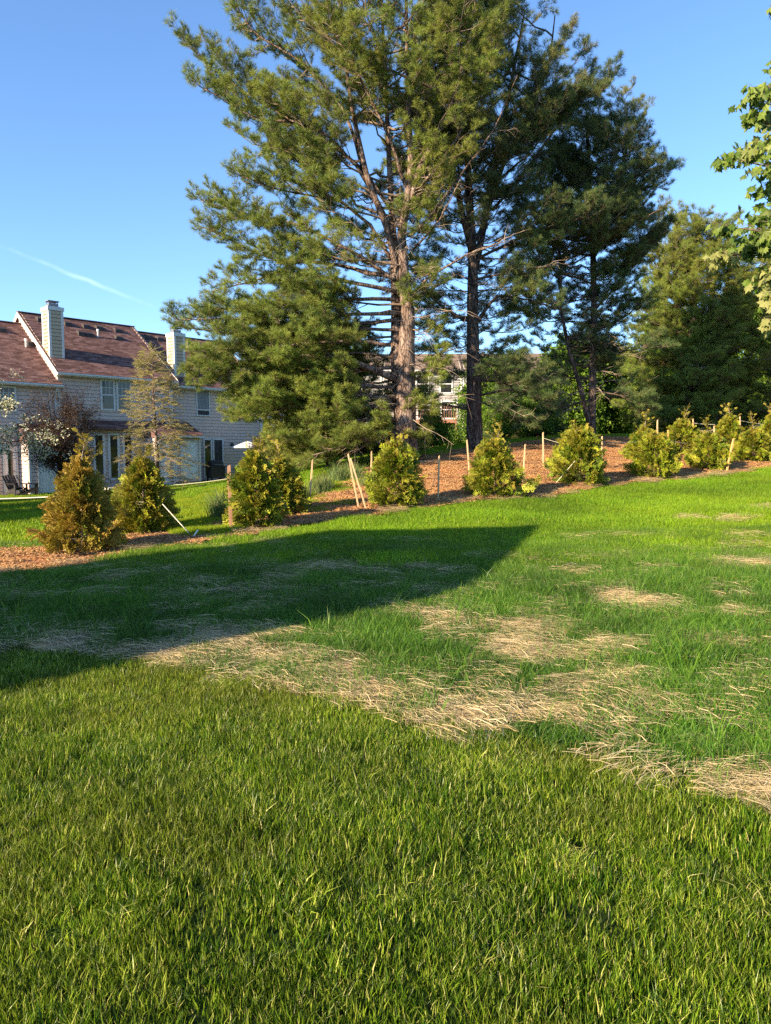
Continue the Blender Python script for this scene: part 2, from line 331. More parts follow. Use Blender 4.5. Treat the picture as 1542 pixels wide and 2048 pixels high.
def scatter(name, key, P, rot, scl, parent=None, tint=None, origin=None):
    g, nv, m = _groups[key]; P = np.asarray(P, float); n = len(P); scl = np.asarray(scl, float)
    if origin is not None: P = P-np.asarray(origin)
    if scl.ndim == 1: scl = np.repeat(scl[:, None], 3, 1)
    me = bpy.data.meshes.new(name); me.vertices.add(n); me.vertices.foreach_set('co', P.astype(np.float32).ravel()); me.materials.append(m)
    a = me.attributes.new('idx', 'INT', 'POINT'); a.data.foreach_set('value', rng.integers(0, nv, n).astype(np.int32))
    a = me.attributes.new('rot', 'FLOAT_VECTOR', 'POINT'); a.data.foreach_set('vector', np.asarray(rot).astype(np.float32).ravel())
    a = me.attributes.new('scl', 'FLOAT_VECTOR', 'POINT'); a.data.foreach_set('vector', scl.astype(np.float32).ravel())
    a = me.attributes.new('tint', 'FLOAT', 'POINT'); a.data.foreach_set('value', (np.zeros(n) if tint is None else np.asarray(tint)).astype(np.float32))
    o = link(name, me, parent); md = o.modifiers.new('scatter', 'NODES'); md.node_group = g; o['kind'] = 'stuff'; return o

# ------------------------------------------------------------------ ground
EDGE_PX = [(-260,1330),(-60,1300),(60,1290),(170,1300),(290,1308),(460,1338),(560,1362),(700,1398),(870,1442),(1000,1472),(1150,1502),(1300,1532),(1450,1568),(1560,1606),(1750,1670),(1950,1750)]
EDGE = [ground(*q)[:2] for q in EDGE_PX]
NEARZONE = [tuple(q) for q in EDGE]+[(30, 2), (30, -20), (-30, -20), (-30, 4.5)]
BED_FRONT = [ground(*q)[:2] for q in [(-150,1178),(0,1158),(122,1142),(228,1121),(298,1107),(385,1096),(470,1080),(540,1070),(595,1056),(700,1041),(800,1026),(966,1003),(1085,998),(1186,980),(1286,967),(1387,959),(1472,949),(1542,943)]]
_bf = BED_FRONT[-1]
BED_BACK = [(_bf[0]+7, _bf[1]+1.5), (26, 36), (14, 31), (8.5, 29), (4.2, 26), (1.9, 23.6), (.2, 22.6)]+[ground(*q)[:2] for q in [(724,945),(706,962),(660,985),(594,1010),(520,1034),(440,1044),(402,1057),(329,1070),(228,1079),(122,1097),(0,1106),(-150,1122)]]
BED = [tuple(q) for q in BED_FRONT]+BED_BACK
STRAW = [(120,1282,80,16),(330,1305,60,14),(450,1285,90,15),(545,1270,60,14),(560,1325,90,17),(660,1350,80,17),(760,1385,80,15),(860,1415,80,14),(935,1432,60,9),(950,1425,55,10),(1080,1425,50,9),(1190,1448,50,9),
  (860,1240,45,11),(900,1246,30,8),(1060,1258,80,11),(1020,1304,95,10),(1085,1312,60,12),(1230,1300,50,16),(1200,1312,40,12),(1230,1192,50,14),(1290,1208,60,13),(1220,1358,50,12),(1170,1372,50,10),(1320,1395,24,22),(1450,1124,60,8),(1510,1132,50,9),
  (1465,1040,28,6),(1240,1118,32,4),(640,1137,50,9),(600,1142,30,6),(830,1137,35,8),(530,1182,32,7),(1530,1018,22,5),(1470,1508,60,7),(1390,1036,22,4),(1450,1288,40,7),(880,1184,32,9),(745,1150,25,6),(400,1168,30,5),
  (470,1310,70,12),(380,1300,60,9),(1480,1232,40,5),(1500,1572,60,10),(1440,1430,24,10)]
def straw_amt(x, y):
    P = np.stack([x, y, H(x, y)], -1); px, py = proj(P); o = np.zeros_like(px)
    for cx, cy, rx, ry in STRAW:
        o = np.maximum(o, 1.35-np.hypot((px-cx)/rx, (py-cy)/ry))
    # the rope of straw and netting along the edge of the seeded ground
    ex = np.array([q[0] for q in EDGE_PX]); ey = np.array([q[1] for q in EDGE_PX])
    ed = np.interp(px, ex, ey); wdt = np.interp(px, [0, 500, 900, 1542], [5, 9, 7, 10])
    o = np.maximum(o, 1.1-np.abs(py-ed)/wdt)
    return np.where(y > .5, np.clip(o-.06, 0, 1), 0)
def spread_axis(lo, hi, step, far, grow=1.3):
    a = list(np.arange(lo, hi+1e-6, step)); s = step; x = hi
    while x < far: s *= grow; x += s; a.append(x)
    s = step; x = lo; pre = []
    while x > -far: s *= grow; x -= s; pre.append(x)
    return np.array(pre[::-1]+a)
gx = spread_axis(-9, 13, .14, 1500); gy = spread_axis(2, 24, .14, 1500)
GX, GY = np.meshgrid(gx, gy); GZ = H(GX, GY)
inb = inpoly(GX, GY, BED)
GZ = GZ+(fbm(GX, GY, 1.1, 5)-.5)*.05*np.exp(-((GX/25)**2+((GY-10)/25)**2))
V = np.stack([GX, GY, GZ], -1).reshape(-1, 3); nx_, ny_ = len(gx), len(gy)
I = np.arange(nx_*ny_).reshape(ny_, nx_); Fg = np.stack([I[:-1, :-1], I[:-1, 1:], I[1:, 1:], I[1:, :-1]], -1).reshape(-1, 4)
def _ground(t, b):
    a = N(t, 'ShaderNodeAttribute', attribute_name='straw'); tc = t.nodes.new('ShaderNodeTexCoord')
    n1 = t.nodes.new('ShaderNodeTexNoise'); n1.inputs['Scale'].default_value = 1.1; n1.inputs['Detail'].default_value = 6; t.links.new(tc.outputs['Object'], n1.inputs['Vector'])
    n3 = t.nodes.new('ShaderNodeTexNoise'); n3.inputs['Scale'].default_value = 28; n3.inputs['Detail'].default_value = 4; t.links.new(tc.outputs['Object'], n3.inputs['Vector'])
    green = ramp(t, n3.outputs['Fac'], [(.3, (.012, .02, .004)), (.55, (.025, .045, .008)), (.7, (.05, .08, .015))])
    soil = ramp(t, n3.outputs['Fac'], [(.3, (.12, .075, .04)), (.55, (.30, .20, .11)), (.7, (.45, .33, .19))])
    patch = ramp(t, n1.outputs['Fac'], [(.35, (.6, .6, .6)), (.65, (1.3, 1.3, 1.2))])
    sc_ = t.nodes.new('ShaderNodeMath'); sc_.operation = 'MULTIPLY'; sc_.inputs[1].default_value = .5; t.links.new(a.outputs['Fac'], sc_.inputs[0])
    t.links.new(mix(t, sc_.outputs[0], mix(t, 1., green, patch, 'MULTIPLY'), soil), b.inputs['Base Color']); bump(t, b, n3.outputs['Fac'], .6, .03)
M['ground'] = mat('ground', rough=.95, spec=.1, build=_ground)
me = npmesh('ground', V, Fg, M['ground'], smooth=True)
sa = me.attributes.new('straw', 'FLOAT', 'POINT'); sv = straw_amt(GX, GY); sa.data.foreach_set('value', np.where((GX > -12) & (GX < 16) & (GY < 40), sv, 0).astype(np.float32).ravel())
tagit(link('ground', me), kind='structure')

# mulch bed: a lumpy sheet of its own, 3 cm proud, on the same slope
bx = np.arange(-12, 24, .13); by = np.arange(7, 38, .13); BX, BY = np.meshgrid(bx, by)
wob = (fbm(BX, BY, .7, 31)-.5)*.55
ins = inpoly(BX+wob, BY+wob*.5, BED)
BZ = H(BX, BY)+.045+(fbm(BX, BY, .55, 9)-.5)*.10+(vnoise(BX, BY, .22, 12)-.5)*.035
Ib = np.arange(BX.size).reshape(BX.shape); q = ins[:-1, :-1] & ins[:-1, 1:] & ins[1:, 1:] & ins[1:, :-1]
Fb = np.stack([Ib[:-1, :-1][q], Ib[:-1, 1:][q], Ib[1:, 1:][q], Ib[1:, :-1][q]], -1)
used = np.unique(Fb); remap = -np.ones(BX.size, int); remap[used] = np.arange(len(used))
Vb = np.stack([BX, BY, BZ], -1).reshape(-1, 3)[used]
def _mulch(t, b):
    tc = t.nodes.new('ShaderNodeTexCoord')
    n1 = N(t, 'ShaderNodeTexNoise', Scale=.8, Detail=6.); n2 = t.nodes.new('ShaderNodeTexVoronoi'); n2.inputs['Scale'].default_value = 22; n3 = N(t, 'ShaderNodeTexNoise', Scale=45., Detail=4.)
    for n in (n1, n2, n3): t.links.new(tc.outputs['Object'], n.inputs['Vector'])
    c = ramp(t, n2.outputs['Color'], [(.1, (.17, .072, .03)), (.5, (.38, .18, .078)), (.9, (.55, .32, .16))])
    c = mix(t, 1., c, ramp(t, n1.outputs['Fac'], [(.3, (.5, .45, .42)), (.7, (1.35, 1.3, 1.25))]), 'MULTIPLY')
    t.links.new(c, b.inputs['Base Color']); bump(t, b, mix(t, .5, n2.outputs['Distance'], n3.outputs['Fac']), 1., .04)
M['mulch'] = mat('mulch', rough=.95, spec=.1, build=_mulch)
tagit(link('mulch_bed', npmesh('mulch_bed', Vb, remap[Fb], M['mulch'], smooth=True)), kind='structure')

# ------------------------------------------------------------------ blade patches
def blades(n, size, h, w, lean, seed, m, name, rlo=0., rhi=1., flat=False, seg=2):
    g = np.random.default_rng(seed); x = (g.random(n)-.5)*size; y = (g.random(n)-.5)*size; az = g.random(n)*2*PI
    hh = h*(.55+.6*g.random(n)); ww = w*(.7+.6*g.random(n)); le = lean*(.2+g.random(n)); fa = g.random(n)*2*PI
    dx, dy = np.cos(az)*le*hh, np.sin(az)*le*hh; wx, wy = np.cos(fa)*ww/2, np.sin(fa)*ww/2
    b = np.stack([x, y, np.full(n, -.01)], 1); mid_ = b+np.stack([dx*.35, dy*.35, hh*.55], 1); tip = b+np.stack([dx, dy, hh*np.sqrt(np.maximum(1-(le*.6)**2, .15))], 1); wv = np.stack([wx, wy, 0*wx], 1)
    V = np.stack([b-wv, b+wv, mid_+wv*.85, mid_-wv*.85, tip], 1).reshape(-1, 3); k = np.arange(n)*5
    F = np.concatenate([np.stack([k, k+1, k+2], 1), np.stack([k, k+2, k+3], 1), np.stack([k+3, k+2, k+4], 1)])
    r = rlo+(rhi-rlo)*g.random(n); return npmesh(name, V, F, m, np.concatenate([r, r, r]))
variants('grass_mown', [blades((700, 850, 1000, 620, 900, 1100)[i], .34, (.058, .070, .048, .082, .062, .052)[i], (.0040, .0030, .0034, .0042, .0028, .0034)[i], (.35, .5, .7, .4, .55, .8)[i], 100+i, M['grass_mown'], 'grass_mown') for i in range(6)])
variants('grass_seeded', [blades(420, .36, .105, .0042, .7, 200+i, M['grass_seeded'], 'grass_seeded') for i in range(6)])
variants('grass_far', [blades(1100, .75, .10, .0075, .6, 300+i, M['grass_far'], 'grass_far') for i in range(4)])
variants('grass_back', [blades(800, 1.5, .09, .02, .8, 330+i, M['grass_far'], 'grass_back') for i in range(3)])
variants('tall_blade', [blades(14, .10, .20, .0055, .9, 350+i, M['grass_seeded'], 'tall_blade', .3, .97) for i in range(5)])
variants('lawn_tuft', [blades(20, .07, .088, .0044, .5, 360+i, M['grass_mown'], 'lawn_tuft', .35, .93) for i in range(6)])
variants('dry_blade', [blades(22, .14, .085, .005, 1.0, 370+i, M['grass_mown'], 'dry_blade', .86, 1) for i in range(4)])
def straws(n, size, seed, L=.16):
    g = np.random.default_rng(seed); c = np.stack([(g.random(n)-.5)*size, (g.random(n)-.5)*size, .012+.05*g.random(n)**1.5], 1)
    az = g.normal(0, .55, n); el = g.normal(0, .07, n); l = L*(.4+.9*g.random(n)); w = .0005+.0006*g.random(n)
    d = np.stack([np.cos(az)*np.cos(el), np.sin(az)*np.cos(el), np.sin(el)], 1); s = np.stack([-np.sin(az), np.cos(az), g.normal(0, .5, n)], 1)
    a = c-d*l[:, None]/2; b = c+d*l[:, None]/2; a[:, 2] = np.maximum(a[:, 2], .004); b[:, 2] = np.maximum(b[:, 2], .004); m_ = (a+b)/2+np.stack([0*w, 0*w, g.random(n)*.012], 1)+s*(g.normal(0, .002, n))[:, None]
    s = s*w[:, None]; V = np.stack([a-s, a+s, m_+s, m_-s, b+s, b-s], 1).reshape(-1, 3); k = np.arange(n)*6
    F = np.concatenate([np.stack([k, k+1, k+2, k+3], 1), np.stack([k+3, k+2, k+4, k+5], 1)]); r = g.random(n); return npmesh('straw', V, F, M['straw'], np.concatenate([r, r]))
variants('straw', [straws(420, .42, 400+i, .12) for i in range(6)])
def chips(n, size, seed):
    b = MB(); g = random.Random(seed)
    for _ in range(n):
        x, y = (g.random()-.5)*size, (g.random()-.5)*size; a = g.random()*PI; l, w = .010+g.random()*.026, .004+g.random()*.007; e = g.gauss(0, .3); z = .006+g.random()*.016
        d = np.array((math.cos(a)*math.cos(e), math.sin(a)*math.cos(e), math.sin(e))); s = np.array((-math.sin(a), math.cos(a), g.gauss(0, .3))); c = np.array((x, y, z)); u = np.array((0, 0, .004))
        b.add([c-d*l-s*w, c+d*l-s*w*.6, c+d*l*.8+s*w, c-d*l*.9+s*w, c+u], [(0,1,4),(1,2,4),(2,3,4),(3,0,4)], g.random())
    return b.mesh('chips', M['chips'], attr=True)
variants('chips', [chips(190, .42, 500+i) for i in range(5)])
def lay(name, key, x, y, smin, smax, tint=None, align=None, zoff=0., hs=None, bed=False):
    z = H(x, y)+zoff; 
    if not bed: z = z+(fbm(x, y, 1.1, 5)-.5)*.05*np.exp(-((x/25)**2+((y-10)/25)**2))
    n = slope_n(x, y); az = rng.random(len(x))*2*PI if align is None else align
    d = np.stack([np.cos(az), np.sin(az), np.zeros(len(x))], 1); d = d-n*(d*n).sum(1, keepdims=True)
    rot = mats2euler(frames(d, n)); s = smin+(smax-smin)*rng.random(len(x)); s3 = np.stack([s, s, s*(1 if hs is None else hs)], 1)
    return scatter(name, key, np.stack([x, y, z], 1), rot, s3, tint=tint)
def jgrid(x0, x1, y0, y1, st):
    X, Y = np.meshgrid(np.arange(x0, x1, st), np.arange(y0, y1, st)); X = X.ravel()+(rng.random(X.size)-.5)*st; Y = Y.ravel()+(rng.random(Y.size)-.5)*st; return X, Y
def infrustum(x, y, m=1.2, m0=.6): return np.abs(x) < .534*y*m+m0
# mown lawn in the foreground
x, y = jgrid(-9, 9, 1.2, 9.5, .19); k = infrustum(x, y) & inpoly(x, y, NEARZONE); x, y = x[k], y[k]
st = straw_amt(x, y); k = (st < .55) | (rng.random(len(x)) < .3); x, y = x[k], y[k]
nzv = fbm(x, y, .9, 21); hv = .50+.95*fbm(x, y, .15, 24)
tagit(lay('mown_grass', 'grass_mown', x, y, .82, 1.08, tint=np.clip((nzv-.52)*1.0, 0, .2)+.10*rng.random(len(x)), hs=hv))
x2, y2 = jgrid(-6, 6, 1.2, 9.5, .12); k = infrustum(x2, y2) & inpoly(x2, y2, NEARZONE) & (rng.random(len(x2)) < .65*np.clip(fbm(x2, y2, .5, 27)*2.2-.5, .15, 1)); x2, y2 = x2[k], y2[k]
tagit(lay('lawn_tufts', 'lawn_tuft', x2, y2, .5, .95, tint=rng.random(len(x2))*.35))
gy_ = ground(1140, 1738); n_ = 34; x2 = gy_[0]+rng.normal(0, .035, n_); y2 = gy_[1]+rng.normal(0, .035, n_); tagit(lay('yellowed_tuft', 'dry_blade', x2, y2, .45, .8, tint=.0*rng.random(n_)))
k = rng.random(len(x)) < .12; tagit(lay('stray_dry_grass', 'dry_blade', x[k]+rng.random(k.sum())*.1, y[k], .8, 1.2, tint=np.zeros(k.sum())))
# seeded ground: thin taller grass up to the bright lawn
x, y = jgrid(-9, 11, 3.5, 12, .19); k = infrustum(x, y) & ~inpoly(x, y, NEARZONE) & ~inpoly(x, y, BED); x, y = x[k], y[k]
st = straw_amt(x, y)+(fbm(x, y, .4, 41)-.5)*.5; k = st < (.36+.8*rng.random(len(x))**1.5); xs, ys = x[k], y[k]
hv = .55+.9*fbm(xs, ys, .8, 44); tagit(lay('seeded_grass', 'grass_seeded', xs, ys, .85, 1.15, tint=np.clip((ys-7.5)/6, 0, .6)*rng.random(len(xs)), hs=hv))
k = (rng.random(len(xs)) < np.where(ys < 8.5, .55, .10)); tagit(lay('tall_grass', 'tall_blade', xs[k], ys[k], .6, 1.25, hs=.7+.6*rng.random(k.sum())))
# bright lawn beyond
x, y = jgrid(-14, 20, 9.5, 27, .42); k = infrustum(x, y, 1.2, 1) & ~inpoly(x, y, BED); x, y = x[k], y[k]
st = straw_amt(x, y); k = (st < .35); front = y < np.interp(x, [q[0] for q in BED_FRONT], [q[1] for q in BED_FRONT])
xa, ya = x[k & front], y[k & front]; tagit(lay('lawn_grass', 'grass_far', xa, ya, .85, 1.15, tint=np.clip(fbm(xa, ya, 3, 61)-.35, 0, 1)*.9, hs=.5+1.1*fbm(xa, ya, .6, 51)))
x, y = jgrid(-30, 30, 9, 60, .8); k = infrustum(x, y, 1.15, 1) & ~inpoly(x, y, BED); front = y < np.interp(x, [q[0] for q in BED_FRONT], [q[1] for q in BED_FRONT]); k &= ~front
tagit(lay('back_lawn_grass', 'grass_back', x[k], y[k], .9, 1.2, tint=np.clip(fbm(x[k], y[k], 3, 71)-.1, 0, 1)*.8, hs=.7+.6*rng.random(k.sum())))
# straw
ED = np.array(EDGE); dE = math.atan2(ED[12][1]-ED[6][1], ED[12][0]-ED[6][0])
x, y = jgrid(-6, 11, 3, 24, .13); st = straw_amt(x, y)+(fbm(x, y, .35, 81)-.5)*.35; k = (st > .3) & infrustum(x, y) & (rng.random(len(x)) < .95*st) & ~inpoly(x, y, BED); x, y = x[k], y[k]
tagit(lay('scattered_straw', 'straw', x, y, .8, 1.25, align=dE+rng.normal(0, .45, len(x)), zoff=.004, tint=rng.random(len(x))*.4))
x, y = jgrid(-6, 11, 3.5, 12, .5); k = infrustum(x, y) & ~inpoly(x, y, NEARZONE) & ~inpoly(x, y, BED); x, y = x[k], y[k]
tagit(lay('thin_straw', 'straw', x, y, .8, 1.3, align=dE+rng.normal(0, .5, len(x)), tint=rng.random(len(x))*.4))
# mulch chips
x, y = jgrid(-9, 18, 8, 33, .33); k = inpoly(x, y, BED) & infrustum(x, y, 1.1); x, y = x[k], y[k]
tagit(lay('mulch_chips', 'chips', x, y, .75, 1.1, zoff=.05+(fbm(x, y, .55, 9)-.5)*.10, tint=rng.random(len(x))*.3, bed=True))
x, y = jgrid(-9, 18, 8, 33, .45); bf = np.interp(x, [q[0] for q in BED_FRONT], [q[1] for q in BED_FRONT]); k = infrustum(x, y, 1.1) & (np.abs(y-bf-.12) < .28) & (rng.random(len(x)) < .8); x, y = x[k], y[k]
tagit(lay('bed_edge_straw', 'straw', x, y, 1., 1.6, zoff=.05, tint=.3+rng.random(len(x))*.6))


# ------------------------------------------------------------------ foliage pieces
def needles(dirs_pos, n, ln, w, g):
    """needles round each (pos, dir): returns V, F"""
    Vs = []; 
    for p, d, k in dirs_pos:
        d = d/np.linalg.norm(d); a = np.cross(d, (0, 0, 1.)); a /= np.linalg.norm(a)+1e-9; b = np.cross(a, d); m_ = int(n*k)
        t = g.random(m_)*2*PI; c = .35+.75*g.random(m_); q = d*np.cos(c)[:, None]+(a*np.cos(t)[:, None]+b*np.sin(t)[:, None])*np.sin(c)[:, None]; q[:, 2] += .12
        l = ln*(.75+.4*g.random(m_)); off = -(g.random(m_)*.06)[:, None]*d; s = np.cross(q, g.normal(size=(m_, 3))); s /= np.linalg.norm(s, axis=1, keepdims=True)+1e-9; s *= w/2
        p0 = p+off; Vs.append(np.stack([p0-s, p0+s, p0+q*l[:, None]+s*.35, p0+q*l[:, None]-s*.35], 1).reshape(-1, 3))
    V = np.concatenate(Vs); k = np.arange(len(V)//4)*4; return V, np.stack([k, k+1, k+2, k+3], 1)
def pine_spray(seed, m, n=18, ln=.13, w=.0064):
    g = np.random.default_rng(seed); tp = []; L = .34
    tp.append((np.array((L, 0, .03)), np.array((1, 0, .25)), 1.3)); tw = MB(); tw.tube([(0, 0, 0), (L*.5, 0, .0), (L, 0, .03)], [.006, .004, .002], 3, False)
    for i, s in enumerate((.2, .38, .55, .72, .86)):
        sd = 1 if (i+seed) % 2 else -1; a = R(38+16*g.random())*sd; l = (.19-.13*s)*(.8+.5*g.random()); p = np.array((L*s, 0, .02*s)); d = np.array((math.cos(a), math.sin(a), .12+.25*g.random())); e = p+d*l
        tp.append((e, d, 1.)); tp.append((p+d*l*.5, d, .5)); tw.tube([p, e], [.004, .002], 3, False)
        if i < 3:
            d2 = np.array((math.cos(a), -math.sin(a), .15)); e2 = p+d2*l*.8; tp.append((e2, d2, .8)); tw.tube([p, e2], [.004, .002], 3, False)
    V, F = needles(tp, n, ln, w, g); r = np.repeat(g.random(len(V)//(4*1)), 1)[:len(F)]
    r = .25+.6*r
    tv = np.array(tw.v); tf = np.array([f for f in tw.f if len(f) == 4])+len(V)
    me = npmesh('pine_needles', np.concatenate([V, tv]), np.concatenate([F, tf]), m, np.concatenate([r, np.zeros(len(tf))]))
    me.materials.append(M['twig']); mi = np.zeros(len(F)+len(tf), np.int32); mi[len(F):] = 1; me.polygons.foreach_set('material_index', mi); return me
variants('pine', [pine_spray(600+i, M['pine_needle']) for i in range(6)])
variants('pineblue', [pine_spray(620+i, M['pine_blue']) for i in range(6)])
def fan_spray(seed, m, L=.22, droop=.05, dens=1.):
    """flat fan of scale leaves, as on an arborvitae"""
    g = random.Random(seed); b = MB(); base_r = (seed % 10)/9
    def leafq(p, d, l, w):
        n = np.array((0, 0, 1.))+np.array([g.gauss(0, .35) for _ in range(3)]); s = np.cross(d, n); s /= np.linalg.norm(s)+1e-9; e = p+d*l
        b.add([p-s*w*.4, p+s*w*.4, p+d*l*.6+s*w*.5, e, p+d*l*.6-s*w*.5], [(0, 1, 2, 4), (2, 3, 4)], .75*base_r+.25*g.random())
    n = 7
    for i in range(n):
        s = (i+.5)/n; p = np.array((L*s, g.gauss(0, .004), -droop*s*s)); 
        leafq(p, np.array((1, 0, -.15)), L/n*1.3, .016)
        for sd in (-1, 1):
            a = R(32+14*g.random())*sd; l = L*(.62-.42*s)*(.8+.4*g.random()); d = np.array((math.cos(a), math.sin(a), g.gauss(-.05, .16)))
            k = max(2, int(l/.030*dens))
            for j in range(k):
                q = p+d*l*(j/k); leafq(q, d, l/k*1.25, .015)
                a2 = a+sd*R(30)*(1 if j % 2 else -1); leafq(q, np.array((math.cos(a2), math.sin(a2), g.gauss(0, .2))), .034*(1-.4*j/k)+.010, .014)
    return b.mesh('arborvitae_spray', m, attr=True)
variants('arbor', [fan_spray(700+i, M['arbor'], .24) for i in range(10)])
def hem_spray(seed):
    g = np.random.default_rng(seed); tp = []; tw = MB(); L = .32
    def tw_line(p, d, l):  # a twig with short needles
        for k in range(int(l/.03)): tp.append((p+d*l*(k*.03/l), d, 1.))
        tw.tube([p, p+d*l], [.003, .0015], 3, False)
    tw_line(np.zeros(3), np.array((1, 0, -.05)), L)
    for i in range(6):
        a = R(45+15*g.random())*(1 if i % 2 else -1); tw_line(np.array((L*(.1+.14*i), 0, 0)), np.array((math.cos(a), math.sin(a), -.1)), .16-.018*i)
    V, F = needles(tp, 5, .024, .006, g); tv = np.array(tw.v); tf = np.array([f for f in tw.f if len(f) == 4])+len(V)
    me = npmesh('hemlock_needles', np.concatenate([V, tv]), np.concatenate([F, tf]), M['hemlock'], np.concatenate([g.random(len(F)), np.zeros(len(tf))]))
    me.materials.append(M['dead_twig']); mi = np.zeros(len(F)+len(tf), np.int32); mi[len(F):] = 1; me.polygons.foreach_set('material_index', mi); return me
variants('hemlock', [hem_spray(640+i) for i in range(5)])
def leaf_cluster(seed, m, n, size, leaf, name):
    g = random.Random(seed); b = MB()
    for _ in range(n):
        p = np.array([g.gauss(0, size*.4) for _ in range(3)]); d = np.array([g.gauss(0, 1), g.gauss(0, 1), g.gauss(-.3, .6)]); d /= np.linalg.norm(d); s = np.cross(d, [g.gauss(0, .5), g.gauss(0, .5), 1.]); s /= np.linalg.norm(s)+1e-9; l = leaf*(.6+.7*g.random()); nn = np.cross(s, d)*l*.12
        b.add([p, p+d*l*.35+s*l*.3+nn, p+d*l*.75+s*l*.22+nn, p+d*l, p+d*l*.75-s*l*.22+nn, p+d*l*.35-s*l*.3+nn, p+d*l*.55], [(0,1,6),(1,2,6),(2,3,6),(3,4,6),(4,5,6),(5,0,6)], g.random())
    return b.mesh(name, m, attr=True)
variants('leaf_green', [leaf_cluster(720+i, M['leaf_green'], 30, .36, .10, 'leaves') for i in range(5)])
variants('leaf_plum', [leaf_cluster(740+i, M['leaf_plum'], 30, .34, .06, 'plum_leaves') for i in range(5)])
variants('leaf_dogwood', [leaf_cluster(760+i, M['leaf_dogwood'], 24, .2, .075, 'dogwood_leaves') for i in range(5)])
variants('weed_blade', [blades(40, .22, .42, .010, .6, 380+i, M['weed'], 'weed_blade') for i in range(4)])

# ------------------------------------------------------------------ pines
def bez(p0, d0, p1, n=9, sag=0., wig=0., g=random):
    p0 = np.array(p0, float); p1 = np.array(p1, float); L = np.linalg.norm(p1-p0); c = p0+np.array(d0)*L*.45; o = []
    for i in range(n):
        t = i/(n-1); q = (1-t)**2*p0+2*t*(1-t)*c+t*t*p1; q = q+np.array((g.gauss(0, wig), g.gauss(0, wig), g.gauss(0, wig)-sag*math.sin(PI*t)))*(1 if 0 < i < n-1 else 0); o.append(q)
    return o
def poly_at(pts, s):
    x = s*(len(pts)-1); i = min(int(x), len(pts)-2); t = x-i; return pts[i]*(1-t)+pts[i+1]*t, pts[i+1]-pts[i]
class Crown:
    def __init__(s, seed): s.P = []; s.D = []; s.U = []; s.S = []; s.T = []; s.g = random.Random(seed); s.wood = MB(); s.dead = MB()
    def spray(s, p, d, sc, t=0.):
        s.P.append(p); s.D.append(d); s.U.append((s.g.gauss(0, .6), s.g.gauss(0, .6), 1)); s.S.append(sc); s.T.append(t)
    def bough(s, pts, L, inner=.28, dens=1., tint=0., width=1., sp=.20, spsc=1.):
        """side branches and sprays along a limb"""
        g = s.g; n = max(3, int(L*(1-inner)/sp)); side = 1
        for i in range(n):
            u = inner+(1-inner)*(i+.3+.4*g.random())/n; p, d = poly_at(pts, min(u, .995)); d = d/np.linalg.norm(d); side = -side
            l = width*(.34+.5*(1-u)*L**.75)*(.65+.6*g.random()); l = min(l, 1.5)
            a = R(42+26*g.random())*side; h = np.cross((0, 0, 1.), d); h /= np.linalg.norm(h)+1e-9
            e = d*math.cos(a)+h*math.sin(a)+np.array((0, 0, g.gauss(.16, .26))); e /= np.linalg.norm(e); q = p+e*l+np.array((0, 0, .10*l*g.random()))
            mid_ = p+e*l*.5-np.array((0, 0, .05*l)); s.wood.tube([p, mid_, q], [.012+.004*l, .009, .004], 3, False)
            k = max(1, int(l/.17*dens))
            for j in range(k):
                v = (j+.6)/k
                if v < .25 and l > .5: continue
                pp = p+(q-p)*v-np.array((0, 0, .05*l*math.sin(PI*v))); sd = 1 if j % 2 else -1; b = R(28+25*g.random())*sd; h2 = np.cross((0, 0, 1.), e); h2 /= np.linalg.norm(h2)+1e-9
                dd = e*math.cos(b)+h2*math.sin(b)+np.array((0, 0, .10+g.gauss(.10, .42))); s.spray(pp, dd, spsc*(.75+.4*g.random()), max(0, tint+g.gauss(0, .12)))
            s.spray(q, e+np.array((0, 0, .2)), spsc*(.8+.3*g.random()), max(0, tint+g.gauss(0, .1)))
        s.spray(pts[-1], pts[-1]-pts[-2], spsc, tint)
    def deadbranch(s, p, d, L, r=.018, n=9):
        g = s.g; d = np.array(d, float); d /= np.linalg.norm(d); q = p+d*L+np.array((g.gauss(0, .1), g.gauss(0, .1), -.06*L)); pts = bez(p, d+np.array((0, 0, .25)), q, 7, 0, .02*L, g)
        s.dead.tube(pts, [r*(1-.75*i/6) for i in range(7)], 4, False)
        for i in range(n):
            a, t = poly_at(pts, .2+.78*g.random()); t = t/np.linalg.norm(t); e = t*.8+np.array((g.gauss(0, .7), g.gauss(0, .7), g.gauss(.0, .6))); e /= np.linalg.norm(e); l = L*(.15+.3*g.random())
            s.dead.tube([a, a+e*l*.5+np.array((0, 0, g.gauss(0, .03))), a+e*l+np.array((g.gauss(0, .05), g.gauss(0, .05), g.gauss(-.06, .06)))], [r*.4, r*.3, r*.15], 3, False)
    def build(s, root, key, woodmat='twig', name='foliage', wname='branch'):
        o = np.array(root.location); 
        if s.wood.v: s.wood.v = [tuple(np.array(v)-o) for v in s.wood.v]; w = s.wood.build(wname, M[woodmat], root, True); w['kind'] = 'stuff'
        if s.dead.v: s.dead.v = [tuple(np.array(v)-o) for v in s.dead.v]; w = s.dead.build('dead_branch', M['dead_twig'], root, True); w['kind'] = 'stuff'
        rot = mats2euler(frames(np.array(s.D, float), np.array(s.U, float)))
        return scatter(name, key, np.array(s.P), rot, s.S, root, s.T, origin=o)
